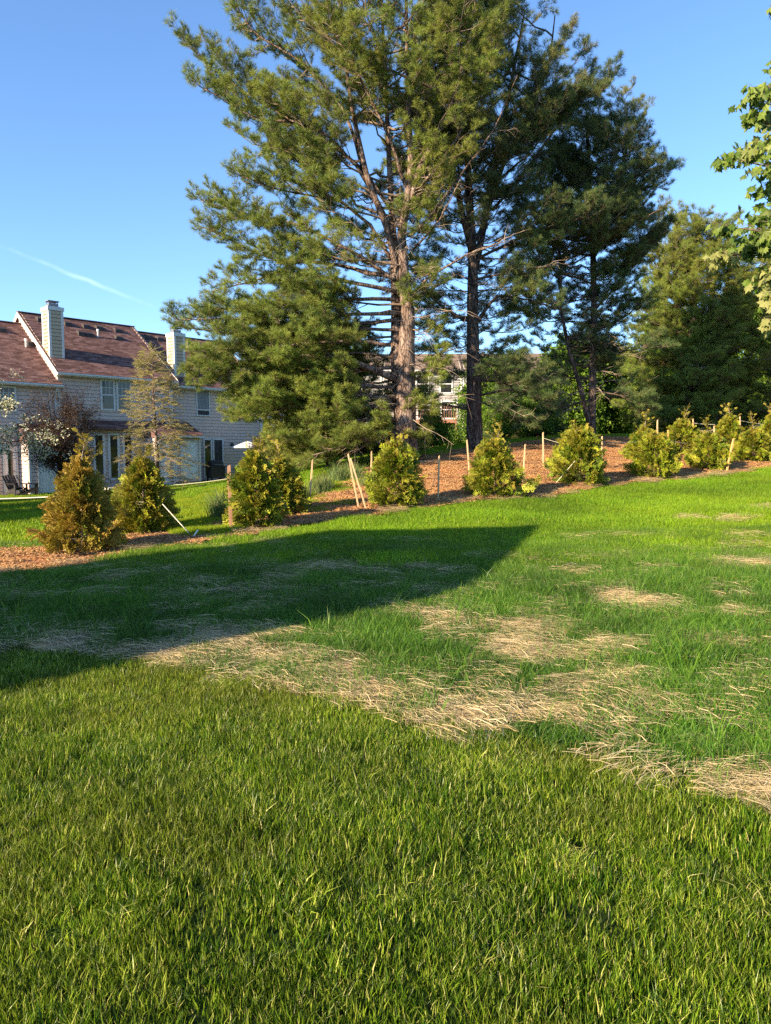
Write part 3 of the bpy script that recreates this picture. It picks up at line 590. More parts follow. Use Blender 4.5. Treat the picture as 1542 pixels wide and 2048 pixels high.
def trunk_mesh(paths, root, m, k=12, flare=True):
    o = np.array(root.location); b = MB()
    for pts, rad in paths:
        # resample with slight irregularity
        P = []; Rr = []; g = random.Random(len(pts)*7+int(rad[0]*1000))
        n = (len(pts)-1)*5
        for i in range(n+1):
            x = i/5; j = min(int(x), len(pts)-2); t = x-j; P.append(np.array(pts[j])*(1-t)+np.array(pts[j+1])*t-o); Rr.append((rad[j]*(1-t)+rad[j+1]*t)*(1+g.gauss(0, .025)))
        for i in range(1, n): P[i] = (P[i-1]+2*P[i]+P[i+1])/4
        b.tube(P, Rr, k)
    return b.build('trunk', m, root, True)
def px_path(lst, D):    # [(px, py, radius_px[, depth offset])]
    pts = [at(q[0], q[1], D+(q[3] if len(q) > 3 else 0)) for q in lst]; rad = [q[2]*.74*D/F_PX for q in lst]; return pts, rad
def pine(label, base, D, trunks, outline, nl, seed, key='pine', explicit=(), tint=.0, bark='bark', inner=.28, dead=30, deadz=(.5, 6), dens=1., sp=.20, group='pine trees beyond the mulch bed', elow=-4, etop=48, spsc=1., tinttop=.0, frontback=.8, bare_y=None):
    g = random.Random(seed); b = at(base[0], base[1], D); b[2] = H(b[0], b[1])-.1
    root = empty('pine_tree', b, 0, label, 'tree', group); tr = [px_path(t, D) for t in trunks]
    tr[0][0][0][2] = b[2]; trunk_mesh(tr, root, M[bark]); cr = Crown(seed)
    ol = sorted([(at(0, y, D)[2], at(xl, y, D)[0], at(xr, y, D)[0]) for y, xl, xr in outline]); zs = [q[0] for q in ol]; zmin, zmax = zs[0], zs[-1]
    main = tr[0][0]; mz = [p[2] for p in main]
    def trunk_at(z, tp=None):
        pz = tp if tp is not None else main; zz = [p[2] for p in pz]; return np.array((np.interp(z, zz, [p[0] for p in pz]), np.interp(z, zz, [p[1] for p in pz]), z))
    for i in range(nl):
        f = (i+g.random())/nl; z = zmin+(zmax-zmin)*f**1.15; az = i*2.4+g.gauss(0, .4)
        xl, xr = np.interp(z, zs, [q[1] for q in ol]), np.interp(z, zs, [q[2] for q in ol]); c = trunk_at(z)
        rl, rr = max(c[0]-xl, .25), max(xr-c[0], .25); rx = rr if math.cos(az) > 0 else rl; ry = (rl+rr)/2*frontback
        Lr = 1/math.sqrt((math.cos(az)/rx)**2+(math.sin(az)/ry)**2)*(.72+.34*g.random())
        el = R(elow+(etop-elow)*max(0, (z-zmin)/(zmax-zmin))**1.1+g.gauss(0, 5)); zst = max(z-Lr*math.tan(el), b[2]+.6); zst = min(zst, mz[-1]-.2)
        tp = None
        if len(tr) > 1 and g.random() < .6:
            cand = [t[0] for t in tr[1:] if t[0][0][2] < zst < t[0][-1][2]]
            if cand: tp = g.choice(cand)
        if bare_y and math.sin(az) < -.25 and abs(math.cos(az)) < .85 and z < at(0, bare_y, D)[2] and g.random() < .85: continue
        st = trunk_at(zst, tp); tip = c+np.array((math.cos(az)*Lr, math.sin(az)*Lr, 0)); tip[2] = z
        if tip[2] < H(tip[0], tip[1])+.3: tip[2] = H(tip[0], tip[1])+.3+.3*g.random()
        L = np.linalg.norm(tip-st); d0 = tip-st; d0 = d0/np.linalg.norm(d0); d0[2] -= .12; pts = bez(st, d0, tip, 9, .05*L*g.random(), .018*L, g)
        r0 = .012+.0065*L; cr.wood.tube(pts, [r0*(1-.86*(j/8)) for j in range(9)], 5, False)
        cr.bough(pts, L, inner*(.8+.5*g.random()), dens, tint+tinttop*f+g.gauss(0, .06), sp=sp, spsc=spsc)
    for ex in explicit:
        path, r0, dp, fol = ex; n = len(path); P = [at(q[0], q[1], D+dp*(k/(n-1))) for k, q in enumerate(path)]; PP = []
        for k in range((n-1)*4+1):
            x = k/4; j = min(int(x), n-2); t = x-j; PP.append(P[j]*(1-t)+P[j+1]*t)
        for k in range(1, len(PP)-1): PP[k] = (PP[k-1]+2*PP[k]+PP[k+1])/4+np.array([g.gauss(0, .012) for _ in range(3)])
        lb = MB(); rr_ = r0*.52*D/F_PX; lb.tube([p-b for p in PP], [rr_*(1-.82*k/(len(PP)-1)) for k in range(len(PP))], 7); lb.build('limb', M[bark], root, True)
        L = sum(np.linalg.norm(PP[k+1]-PP[k]) for k in range(len(PP)-1))
        if fol > 0: cr.bough(PP, L, fol, 1.15, tint, 1.15, sp=.15, spsc=spsc)
        else:
            for _ in range(7):
                p, d = poly_at(PP, .2+.78*g.random()); cr.deadbranch(p, d/np.linalg.norm(d)+np.array((g.gauss(0, .5), g.gauss(0, .5), g.gauss(0, .5))), .4+.5*g.random(), .010, 5)
    for _ in range(dead):
        z = b[2]+deadz[0]+(deadz[1]-deadz[0])*g.random(); a = g.random()*2*PI; cr.deadbranch(trunk_at(z), (math.cos(a), math.sin(a), g.gauss(.05, .25)), .5+1.5*g.random()**1.5, .016, 8)
    cr.build(root, key); return root
ex1 = [([(792,600),(700,598),(600,606),(500,622),(432,616)], 8, -.4, .15), ([(790,660),(690,655),(590,665),(520,670)], 7, .2, .12), ([(800,626),(709,628),(644,633),(515,637),(350,640)], 8, -.6, .3), ([(790,758),(725,732),(660,711),(560,712),(470,728),(392,735)], 14, -1.6, .3), ([(799,556),(740,546),(675,529),(600,520),(520,560),(425,582)], 10, .8, .35),
       ([(800,585),(700,565),(612,545),(500,500),(405,455)], 9, -.8, .32), ([(790,560),(700,500),(600,450),(500,430),(402,402)], 8, .3, .4), ([(783,520),(740,450),(680,400),(560,380),(478,350)], 8, -.8, .4),
       ([(800,545),(770,430),(715,330),(640,255),(500,235),(398,172)], 9, -.6, .4), ([(790,430),(720,330),(600,250),(480,180),(372,88)], 8, .6, .4), ([(730,350),(690,220),(600,120),(500,60),(455,-20)], 7, -.5, .35),
       ([(790,640),(700,650),(600,670),(480,672),(370,655)], 8, 1.2, .15), ([(790,800),(720,790),(640,790),(560,800),(490,800)], 8, -1., .12), ([(795,840),(720,840),(640,850),(560,880)], 7, -1.3, .08), ([(800,860),(740,880),(690,890),(620,915)], 6, -1.8, .08),
       ([(780,690),(700,680),(600,690),(500,700),(400,700)], 8, -1.8, .14), ([(785,735),(650,742),(500,748),(398,757)], 7, -1.2, .15), ([(788,775),(640,768),(540,775),(462,800)], 7, -.8, .14), ([(790,815),(650,812),(540,820),(486,835)], 6, -1.4, .1), ([(815,380),(770,250),(700,120),(640,20)], 7, -1.2, .35), ([(835,380),(880,330),(930,250),(990,120),(1010,20)], 7, -.5, .45),
       ([(822,590),(870,545),(950,500),(1028,478)], 6, -1.0, 0), ([(825,600),(880,570),(930,540)], 5, .8, 0), ([(822,470),(870,420),(930,340),(985,260),(1035,150)], 6, -1.0, 0), ([(825,500),(880,440),(915,370)], 5, -1.2, 0), ([(800,850),(740,885),(672,925)], 5, -1.5, 0)]
pine('tallest pine with a forked pale trunk, nearest on the left', (812, 905), 21.5,
     [[(812,905,34),(811,850,29),(811,780,26),(813,700,22),(816,620,18),(808,560,16),(802,470,12),(815,400,10),(822,330,8),(816,200,6),(812,0,4),(810,-260,1.5)],
      [(804,885,19,.2),(798,780,19,.22),(793,700,16,.25),(792,600,13,.3),(788,500,11,.35),(783,420,8,.4),(775,250,6,.3),(765,50,4,.3),(760,-120,1.5,.2)],
      [(822,400,8),(838,340,8,-.1),(862,290,7,-.2),(905,205,6,-.3),(938,90,4,-.3),(962,-80,1.5,-.3)],
      [(798,560,8),(772,450,7.5,-.2),(735,360,7,-.4),(700,200,5,-.5),(680,20,3,-.5),(670,-100,1.5,-.5)]],
     [(-330,790,840),(-220,700,930),(-100,590,970),(0,470,1000),(60,440,1000),(100,390,990),(200,410,975),(280,470,960),(340,500,930),(370,450,880),(400,430,865),(460,430,860),(520,470,860),(550,520,860),(590,450,860),(640,370,880),(700,400,890),(760,450,870),(800,500,860),(850,540,850),(900,600,840)],
     135, 11, 'pine', ex1, .13, 'bark', .32, 85, (1.2, 9.5), sp=.20, elow=-6, etop=52, tinttop=.05, bare_y=330)
pine('second pine, straight dark trunk dividing into upright leaders', (950, 893), 24,
     [[(950,893,23),(948,800,20),(946,700,17),(945,600,15),(946,520,13),(940,430,11),(935,300,8),(935,100,5),(940,-60,2)], [(950,540,10,.2),(968,450,9,.3),(990,330,7,.4),(1020,180,5,.4),(1050,20,2,.4)], [(943,500,9,-.2),(925,430,8,-.3),(905,330,6,-.4),(900,150,3,-.4)],
      [(956,480,7,.4),(1005,330,6,.6),(1060,230,5,.6),(1100,120,3,.6),(1110,30,1.5,.6)]],
     [(-60,900,980),(20,820,1110),(100,800,1170),(170,800,1215),(260,800,1190),(350,790,1150),(450,800,1130),(540,800,1120),(620,830,1100),(700,850,1080),(760,880,1060)],
     118, 23, 'pineblue', [([(935,640),(900,625),(868,600),(840,570)], 9, -.3, 0), ([(950,650),(975,610),(1000,590),(1060,600),(1120,620)], 8, -.4, .4), ([(950,560),(1040,540),(1110,530)], 5, -1., 0), ([(945,820),(880,808),(835,800)], 6, -.8, 0), ([(960,790),(1020,780),(1090,770)], 5, -.5, 0),
      ([(955,760),(1010,765),(1095,805)], 5, -.5, .25), ([(955,725),(1030,735),(1115,765)], 5, -.3, .3), ([(955,800),(1000,820),(1060,850)], 4, -.3, .25), ([(985,420),(1060,330),(1130,230),(1222,152)], 6, .2, .45), ([(950,520),(1050,470),(1150,440),(1190,430)], 6, -.6, .3)], .05, 'bark_dark', .30, 60, (1.0, 7.0), sp=.19, elow=-2, etop=55, tinttop=.22, bare_y=420)
pine('third pine, twin stems low down, full bluish crown', (1183, 868), 27,
     [[(1183,868,12),(1185,780,10),(1187,700,9),(1188,600,8),(1186,500,8),(1180,380,6),(1175,280,4),(1172,205,1.5)], [(1179,850,7,-.1),(1162,780,6,-.2),(1138,700,5,-.3),(1122,620,4,-.3),(1120,520,4,-.3),(1110,400,2,-.3)], [(1190,510,6,.2),(1215,440,5,.3),(1245,350,4,.3),(1260,250,1.5,.3)]],
     [(198,1110,1230),(240,1060,1285),(300,1050,1320),(350,1030,1335),(420,1020,1325),(480,1000,1325),(540,1000,1290),(600,1020,1270),(660,1050,1240),(740,1080,1230)],
     125, 37, 'pineblue', [([(1175,755),(1120,755),(1040,790)], 5, .2, .2), ([(1178,800),(1120,815),(1050,850)], 4, .5, .2), ([(1185,780),(1240,790),(1290,815)], 4, .3, .2), ([(1190,620),(1240,560),(1290,510),(1335,455)], 5, -.3, .35), ([(1195,660),(1240,640),(1290,600)], 5, .5, .3), ([(1195,710),(1260,700),(1320,690)], 4, -.4, .4), ([(1185,450),(1250,400),(1336,345)], 5, .2, .4)], .0, 'bark_dark', .26, 55, (1.0, 6.5), sp=.19, elow=-2, etop=55, tinttop=.30, bare_y=520)
pine('wide dark pine on the right with a paler top', (1385, 868), 37.5,
     [[(1385,868,14),(1385,700,11),(1388,600,8),(1395,500,4),(1400,440,1.5)], [(1372,760,8,.2),(1360,680,6,.3),(1350,580,4,.3),(1345,500,1.5,.3)], [(1395,720,8,.3),(1420,620,6,.4),(1440,500,2,.4)]],
     [(432,1345,1450),(465,1305,1490),(540,1285,1510),(600,1275,1510),(660,1250,1510),(720,1230,1520),(780,1230,1520),(830,1240,1520),(862,1260,1510)],
     120, 43, 'pine', [], .0, 'bark_dark', .2, 14, (.5, 4), spsc=1.35, sp=.24, elow=-4, etop=50, tinttop=.22)
pine('farthest right dark pine, cut by the picture edge', (1560, 872), 37,
     [[(1560,872,14),(1560,700,10),(1562,560,6),(1562,470,1.5)]],
     [(465,1520,1600),(520,1480,1640),(600,1450,1680),(680,1430,1700),(760,1430,1700),(820,1440,1700),(866,1450,1690)],
     52, 53, 'pine', [], .12, 'bark_dark', .2, 8, (.5, 4), spsc=1.3, sp=.24, elow=-4, etop=50, tinttop=.3)

pine('low dark pine between the second and third pines', (1052, 884), 33, [[(1052,884,5),(1052,820,4),(1052,762,1.5)]],
     [(755,1030,1075),(790,1000,1105),(830,980,1125),(878,985,1120)], 60, 68, 'pineblue', [], .0, 'bark_dark', .12, 8, (.3, 2.0), sp=.22, elow=-4, etop=35, spsc=1.15)
pine('low bushy pine filling the space under the tallest pine', (655, 950), 23.2, [[(655,950,6),(655,800,4),(655,700,1.5)]],
     [(650,600,700),(700,520,780),(760,490,790),(820,500,795),(870,530,790),(910,550,780),(942,575,760)], 78, 67, 'pine', [], .26, 'bark', .12, 30, (.3, 3.0), sp=.2, elow=-4, etop=30, frontback=.6)
# ------------------------------------------------------------------ young arborvitae along the bed
SHRUBS = [  # base px, base py, top py, half width px, browning, leader px, label
 (165,1110,925,72,.62,(172,868),'rusty brown arborvitae nearest the left corner, tall bare leader'),
 (290,1072,925,56,.22,(292,893),'dark green arborvitae with a rope tied to a white peg'),
 (513,1064,912,47,.10,(522,880),'arborvitae right behind the brown post'),
 (563,1036,925,44,.12,(552,880),'arborvitae tucked behind the one by the brown post'),
 (790,1021,890,52,.06,(800,868),'dense yellow-green arborvitae in front of the tallest pine'),
 (989,1001,885,48,.10,(1002,845),'arborvitae in front of the second pine, thin leader'),
 (1157,975,858,45,.05,(1150,848),'arborvitae left of the pale stake in open mulch'),
 (1308,962,872,41,.03,(1300,862),'low arborvitae nearest the grass right of open mulch'),
 (1287,926,860,34,.06,(1293,822),'arborvitae just behind the low one right of open mulch'),
 (1362,914,845,34,.05,(1377,812),'back row arborvitae beside the short orange stake'),
 (1416,944,872,38,.04,(1412,835),'arborvitae left of the leaning orange stake'),
 (1457,908,835,27,.05,(1457,806),'back row arborvitae left of the clear plastic tube'),
 (1507,928,862,34,.04,(1501,826),'arborvitae right of the clear plastic tube'),
 (1546,906,830,26,.08,(1540,808),'arborvitae at the far right edge of the picture')]
SD = {}
for i, (bx_, by_, ty, hw, br, ld, lab) in enumerate(SHRUBS):
    p = ground(bx_, by_-4); D = p[1]; SD[i] = D; p[2] = H(p[0], p[1]); g = random.Random(900+i); k = D/F_PX; h = at(bx_, ty, D)[2]-p[2]; r = hw*k*(.80, .88, .80, .8, .9, .88, .9)[min(i, 6)]; top = at(ld[0], ld[1], D)
    root = empty('arborvitae', p, 0, lab, 'shrub', 'young arborvitae planted along the mulch bed'); cr = Crown(900+i); cr.g = g
    st = MB(); st.tube([(0, 0, -.05), (g.gauss(0, .02), g.gauss(0, .02), h*.5), (0, 0, h*.92), tuple(top-p)], [.022, .016, .010, .004], 6); st.build('stem', M['dead_twig'], root, True)
    ke = [1.15, .8, .55, .8, .62, .7, .42, .5, .75, .6, .55, .8, .6, .7][i]; kb = [.30, .34, .25, .3, .36, .30, .45, .4, .3, .3, .42, .3, .4, .3][i]; n = int(230+270*(h*r*2)); lum = [(g.random()*2*PI, g.random(), .13+.12*g.random()) for _ in range(9)]
    for j in range(n):
        f = g.random()**.85; a = g.random()*2*PI; prof = min(1, (f+.12)/kb)**.5*max(.02, 1-f)**ke*(1.05+.25*ke)+.05; bulge = sum(w*math.exp(-((((a-la+PI) % (2*PI)-PI)/.5)**2+((f-lf)/.12)**2)) for la, lf, w in lum)
        rr = r*prof*1.12*(.42+.74*g.random()**.75)*(.80+bulge*2.2); z = .04+h*f*.97; pos = p+np.array((math.cos(a)*rr, math.sin(a)*rr, z))
        out = np.array((math.cos(a), math.sin(a), 0)); d = out*(.75)+np.array((g.gauss(0, .3), g.gauss(0, .3), .30+.9*f+g.gauss(0, .3)-(.9 if g.random() < .3 else 0)))
        cr.P.append(pos-d/np.linalg.norm(d)*.10); cr.D.append(d); t_ = np.cross(out, (0, 0, 1.)); cr.U.append(t_*g.choice((-1, 1))+np.array((g.gauss(0, .5), g.gauss(0, .5), .6))); cr.S.append((.75+.75*g.random()**1.3)*(.9 if f < .8 else .75)); cr.T.append(min(1, max(0, br*1.1+g.gauss(0, .22)+.25*(f > .8))))
    for j in range(int(16+10*h)):     # single branches that stand out of the outline
        f = .08+.8*g.random(); a = g.random()*2*PI; prof = min(1, (f+.12)/kb)**.5*max(.02, 1-f)**ke*(1.05+.25*ke)+.05; R1 = r*prof*(1.0+.42*g.random())
        q0 = p+np.array((0, 0, .04+h*f*.8)); e = p+np.array((math.cos(a)*R1, math.sin(a)*R1, .06+h*(f*.92+.10*g.random()))); cr.dead.tube([q0, (q0+e)/2+np.array((0, 0, -.03)), e], [.007, .005, .002], 3, False); dd = e-q0; dd /= np.linalg.norm(dd)
        for u_, s_ in ((1, .6), (.82, .8), (.7, .9), (.88, .7)): cr.spray(q0+(e-q0)*u_, dd+np.array((g.gauss(0, .35), g.gauss(0, .35), g.gauss(0, .3))), s_, min(1, br*1.2+.12+.3*g.random()))
    nb = 7 if ld[1] < ty-18 else 4
    for j in range(nb):   # sparse shoots round the leader
        f = j/nb; q = np.array((0, 0, h*.9))*(1-f)+(top-p)*f+p; a = g.random()*2*PI; l = .22*(1-.6*f)+.05; e = q+np.array((math.cos(a)*l, math.sin(a)*l, l*.7)); cr.dead.tube([q, e], [.005, .002], 3, False)
        cr.spray(q, np.array((math.cos(a), math.sin(a), .7)), .7, .5+br*.4); cr.spray(e, np.array((math.cos(a), math.sin(a), .9)), .45, .6)
        cr.spray(q, np.array((math.cos(a+2.5), math.sin(a+2.5), .9)), .6, .4+br*.4)
    cr.spray(top-np.array((0, 0, .12)), np.array((.1, 0, 1.)), .5, .55); cr.build(root, 'arbor')

# ------------------------------------------------------------------ other trees and plants
def simple_tree(name, label, base, D, toppx, hw, seed, key, nb=26, fol=30, wood='twig_dark', vase=False, tint=0., trunk_r=.08, low=.25, group=None, spsc=1., stems=1, cat='tree', sigma=.45, basez=None):
    g = random.Random(seed); b = at(base[0], base[1], D); b[2] = H(b[0], b[1])-.03; top = at(toppx[0], toppx[1], D); h = top[2]-b[2]; r = hw*D/F_PX
    root = empty(name, b, 0, label, cat, group); cr = Crown(seed); tr = MB()
    for s_ in range(stems):
        lean = np.array((g.gauss(0, .12), g.gauss(0, .12), 0))*(stems > 1)*h; tr.tube([(g.gauss(0, .04)*(stems > 1), 0, 0), tuple(lean*.4+np.array((0, 0, h*.4))), tuple(lean+np.array((0, 0, h*.88)))], [trunk_r, trunk_r*.7, trunk_r*.15], 8)
    tr.build('trunk', M[wood], root, True)
    for i in range(nb):
        f = (i+g.random())/nb; a = g.random()*2*PI
        if vase: st = b+np.array((0, 0, h*(.12+.3*g.random()))); z = h*(low+(1-low)*f); R_ = r*(.35+.65*math.sin(PI*min(1, f*.75+.15)))*(.6+.45*g.random())
        else: z = h*(low+(1-low)*f); R_ = r*math.sqrt(max(.04, 1-((f-.42)/.62)**2))*(.7+.35*g.random()); st = b+np.array((0, 0, max(.2, z-R_*.6)))
        tip = b+np.array((math.cos(a)*R_, math.sin(a)*R_, z)); d = tip-st; L = np.linalg.norm(d); pts = bez(st, d/L, tip, 7, 0, .03*L, g); cr.wood.tube(pts, [.012+.012*L*(1-j/6) for j in range(7)] if not vase else [.022*(1-.8*j/6) for j in range(7)], 4, False)
        for j in range(fol):
            u = .3+.7*g.random()**.7; p, dd = poly_at(pts, min(.99, u)); q = p+np.array([g.gauss(0, sigma*(.35+.5*r*.2)) for _ in range(3)]); cr.P.append(q); cr.D.append(np.array([g.gauss(0, 1), g.gauss(0, 1), g.gauss(0, .4)])); cr.U.append((g.gauss(0, .4), g.gauss(0, .4), 1)); cr.S.append(spsc*(.7+.6*g.random())); cr.T.append(max(0, tint+g.gauss(0, .15)))
            if g.random() < .5: cr.wood.tube([p, (p+q)/2+np.array((0, 0, .02)), q], [.006, .005, .003], 3, False)
    cr.build(root, key, wood); return root
simple_tree('plum_tree', 'dark purple-leaved small tree in front of the townhouses', (128, 1003), 29, (130, 768), 80, 61, 'leaf_plum', 60, 22, vase=True, low=.3, stems=6, trunk_r=.05, spsc=.75, sigma=.32)
# sparse hemlock with a thin pale trunk
g = random.Random(77); b = at(318, 1000, 25.5); b[2] = H(b[0], b[1])-.03; top = at(304, 700, 25.5); root = empty('hemlock_tree', b, 0, 'sparse yellowish hemlock with pale straight trunk before the townhouses', 'tree'); cr = Crown(77); cr.g = g
tm = MB(); tm.tube([(0, 0, 0), tuple((at(314, 900, 25.5)-b)), tuple((at(307, 800, 25.5)-b)), tuple(top-b)], [.075, .055, .035, .006], 8); tm.build('trunk', M['bark'], root, True); Hh = top[2]-b[2]
for i in range(95):
    f = .06+.93*(i+g.random())/95; z = Hh*f; a = i*2.4+g.gauss(0, .3); L = (1.62*(1-f)**.75+.10)*(.7+.4*g.random()); c = b+(top-b)*f; el = .10+.25*f
    tip = c+np.array((math.cos(a)*L, math.sin(a)*L, L*el-.10*L*L)); pts = bez(c, np.array((math.cos(a), math.sin(a), .45)), tip, 7, 0, .015, g); cr.dead.tube(pts, [.013*(1-.8*j/6) for j in range(7)], 4, False)
    for j in range(int(8+20*L)):
        u = .25+.75*g.random(); p, d = poly_at(pts, min(u, .99)); d = d/np.linalg.norm(d); s_ = g.choice((-1, 1)); hh = np.cross((0, 0, 1.), d); hh /= np.linalg.norm(hh)+1e-9; e = d*.7+hh*s_*(.4+.6*g.random())+np.array((0, 0, g.gauss(-.1, .2)))
        l = .12+.25*g.random()*(1.1-u); q = p+e*l; cr.dead.tube([p, q], [.004, .002], 3, False)
        if g.random() < (.34+.4*f if f > .2 else .25): cr.spray(q, e, .7+.45*g.random(), max(0, .05+g.gauss(0, .2)))
cr.build(root, 'hemlock')
# white dogwood reaching in from the left
g = random.Random(88); b = np.array((-15.2, 23., 0)); b[2] = H(b[0], b[1])-.03; root = empty('dogwood_tree', b, 0, 'white-flowering dogwood reaching in at the left edge', 'tree'); cr = Crown(88); cr.g = g
tm = MB(); tm.tube([(0, 0, 0), (.2, 0, 1.), (.1, 0, 2.), (.3, .1, 3.6)], [.11, .09, .07, .02], 8); tm.build('trunk', M['twig_dark'], root, True)
for tip, zz in [((108,872),1.3),((60,850),1.6),((40,815),2.0),((8,735),2.6),((95,905),1.2),((20,900),1.0),((-60,800),2.2),((-120,860),1.4),((20,870),1.2),((70,880),1.2),((-60,720),2.4)]:
    tp = at(tip[0], tip[1], 22+g.gauss(0, .5)); st = b+np.array((.15, 0, zz)); pts = bez(st, (.8, 0, .35), tp, 7, 0, .04, g); cr.wood.tube(pts, [.028*(1-.8*j/6) for j in range(7)], 5, False)
    for j in range(26):
        u = .45+.55*g.random()**.6; p, d = poly_at(pts, min(.99, u)); q = p+np.array((g.gauss(0, .26), g.gauss(0, .26), g.gauss(.05, .12))); cr.wood.tube([p, q], [.006, .003], 3, False); cr.P.append(q); cr.D.append(np.array((g.gauss(0, 1), g.gauss(0, 1), .2))); cr.U.append((0, 0, 1)); cr.S.append(.6+.5*g.random()); cr.T.append(0)
cr.build(root, 'leaf_dogwood', 'twig_dark')
for (bx_, D, tx, ty, hw, sd, lab) in [(1140,44,1140,705,48,5,'bright green tree seen left of the twin-stemmed pine'),(1218,46,1220,715,40,6,'bright green tree seen right of the twin-stemmed pine'),(985,43,985,742,50,7,'leafy tree before the grey house, right of the second pine'),
        (1330,52,1330,640,70,8,'green tree behind the right-hand pines'),(1500,55,1500,600,90,9,'green tree beyond the farthest right pine'),(560,62,560,720,70,10,'green tree beyond the end of the townhouses'),(690,64,690,700,90,12,'broad green tree behind the tallest pine'),(-40,75,-45,648,36,13,'tree tip above the left townhouse roof')]:
    simple_tree('deciduous_tree', lab, (bx_, 885), D, (tx, ty), hw, sd, 'leaf_green', 44, 60, 'bark_dark', tint=.02, trunk_r=.16, low=.15, group='leafy trees beyond the pines', spsc=1.7, sigma=.8)
for (bx_, by_, D, tx, ty, hw, sd, lab) in [(868,893,27,868,828,32,15,'leafy sapling between the first two pines'),(905,900,34,906,872,14,16,'small round dark bush on the far lawn'),(1010,880,30,1020,800,45,17,'low leafy bush at the mulch edge right of the second pine'),(1075,880,31,1085,790,45,18,'leafy bush behind the stake in the mulch')]:
    simple_tree('bush', lab, (bx_, by_), D, (tx, ty), hw, sd, 'leaf_green', 14, 16, 'twig_dark', tint=.0, trunk_r=.03, low=.2, spsc=.8, sigma=.3, cat='bush')
simple_tree('bush', 'dark shrub beside the patio umbrella', (532, 962), 36, (534, 878), 26, 19, 'leaf_plum', 20, 40, 'twig_dark', low=.1, spsc=1.2, sigma=.35, cat='bush')
WEED = [(440,1040,24,1.0,16,'tall blue-green weeds left of the brown post'),(640,985,22,.8,14,'tuft of tall weeds right of the paired arborvitae'),(693,962,28,.85,18,'leafy weeds under the low pine boughs'),(600,1000,20,.7,12,'weeds behind the shorter of the paired arborvitae'),(730,975,14,.6,9,'small weeds beside the stake near the tallest pine')]
for px_, py_, hw, hs_, n, lab in WEED:
    p = ground(px_, py_); p[2] = H(p[0], p[1]); r = hw*p[1]/F_PX; a = rng.random(n)*2*PI; rr = r*np.sqrt(rng.random(n)); x = p[0]+np.cos(a)*rr; y = p[1]+np.sin(a)*rr
    P = np.stack([x, y, H(x, y)], 1); rot = np.stack([0*x, 0*x, rng.random(n)*6], 1); s = hs_*(.8+.5*rng.random(n))*1.3
    root = empty('weed_clump', p, 0, lab, 'weed', 'weeds growing round the mulch bed'); scatter('weed_blades', 'weed_blade', P, rot, s, root, tint=rng.random(n)*.3, origin=p)
# low thin weeds and dry grass strewn on the back edge of the bed
x, y = jgrid(-7, 2, 11, 21, .28); bb = inpoly(x, y, BED); px_, py_ = proj(np.stack([x, y, H(x, y)], -1)); k = (px_ > 330) & (px_ < 740) & (rng.random(len(x)) < .5*np.clip(fbm(x, y, 1., 93)*2.6-.9, 0, 1)) & (y > np.interp(x, [q[0] for q in BED_FRONT], [q[1] for q in BED_FRONT])+.9)
tagit(lay('weedy_grass', 'grass_far', x[k], y[k], .5, .8, tint=.3+rng.random(k.sum())*.7, hs=1.5, zoff=.03))

# ------------------------------------------------------------------ maple at the right edge
def maple_leaf(seed, s=.122):
    g = random.Random(seed); pts = [(0,0),(.10,-.06),(.30,-.16),(.22,-.30),(.40,-.26),(.52,-.44),(.60,-.26),(.72,-.28),(.70,-.12),(1.0,0),(.70,.12),(.72,.28),(.60,.26),(.52,.44),(.40,.26),(.22,.30),(.30,.16),(.10,.06)]
    b = MB(); V = [(x*s, y*s*1.15, (-.35*abs(y)-.30*x*x+g.gauss(0, .03))*s) for x, y in pts]+[(.45*s, 0, .04*s)]
    b.add([(-.5*s, 0, .05*s), (-.5*s, .012*s, .05*s)]+V, [(2+i, 2+(i+1) % 18, 20) for i in range(18)]+[(0, 1, 2)], g.random()); return b.mesh('maple_leaf', M['leaf_maple'], attr=True)
MLV = [maple_leaf(80+i) for i in range(8)]; variants('maple', MLV)
mb = np.array((7.2, 8.3, 0.)); mb[2] = H(mb[0], mb[1])-.05
maple = empty('maple_tree', mb, 0, 'leafy maple hanging in from the right edge', 'tree'); g = random.Random(99)
tm = MB(); tm.tube([(0, 0, 0), (-.03, .02, 1.5), (.05, 0, 3), (.0, .05, 5), (.1, .1, 7.2)], [.16, .13, .11, .08, .02], 10); tm.build('trunk', M['bark'], maple, True)
wood = MB(); LP_ = []
def mlimb(z0, tips, D):
    st = mb+np.array((0, 0, z0)); 
    for (px_, py_, sg, n, tn) in tips:
        tp = at(px_, py_, D+g.gauss(0, .25)); L = np.linalg.norm(tp-st); pts = bez(st, (-.9, 0, .25), tp, 8, 0, .02*L, g); wood.tube([q-mb for q in pts], [.030*(1-.88*j/7) for j in range(8)], 5, False)
        for j in range(n):
            p, d = poly_at(pts, 1-.02-.17*g.random()); q = tp+np.array((g.gauss(.05, sg), g.gauss(0, sg*1.2), g.gauss(-.02, sg*.62))); 
            if j % 3 == 0: wood.tube([p-mb, (p+q)/2-mb+np.array((0, 0, .02)), q-mb], [.004, .003, .002], 3, False)
            LP_.append((q, tn))
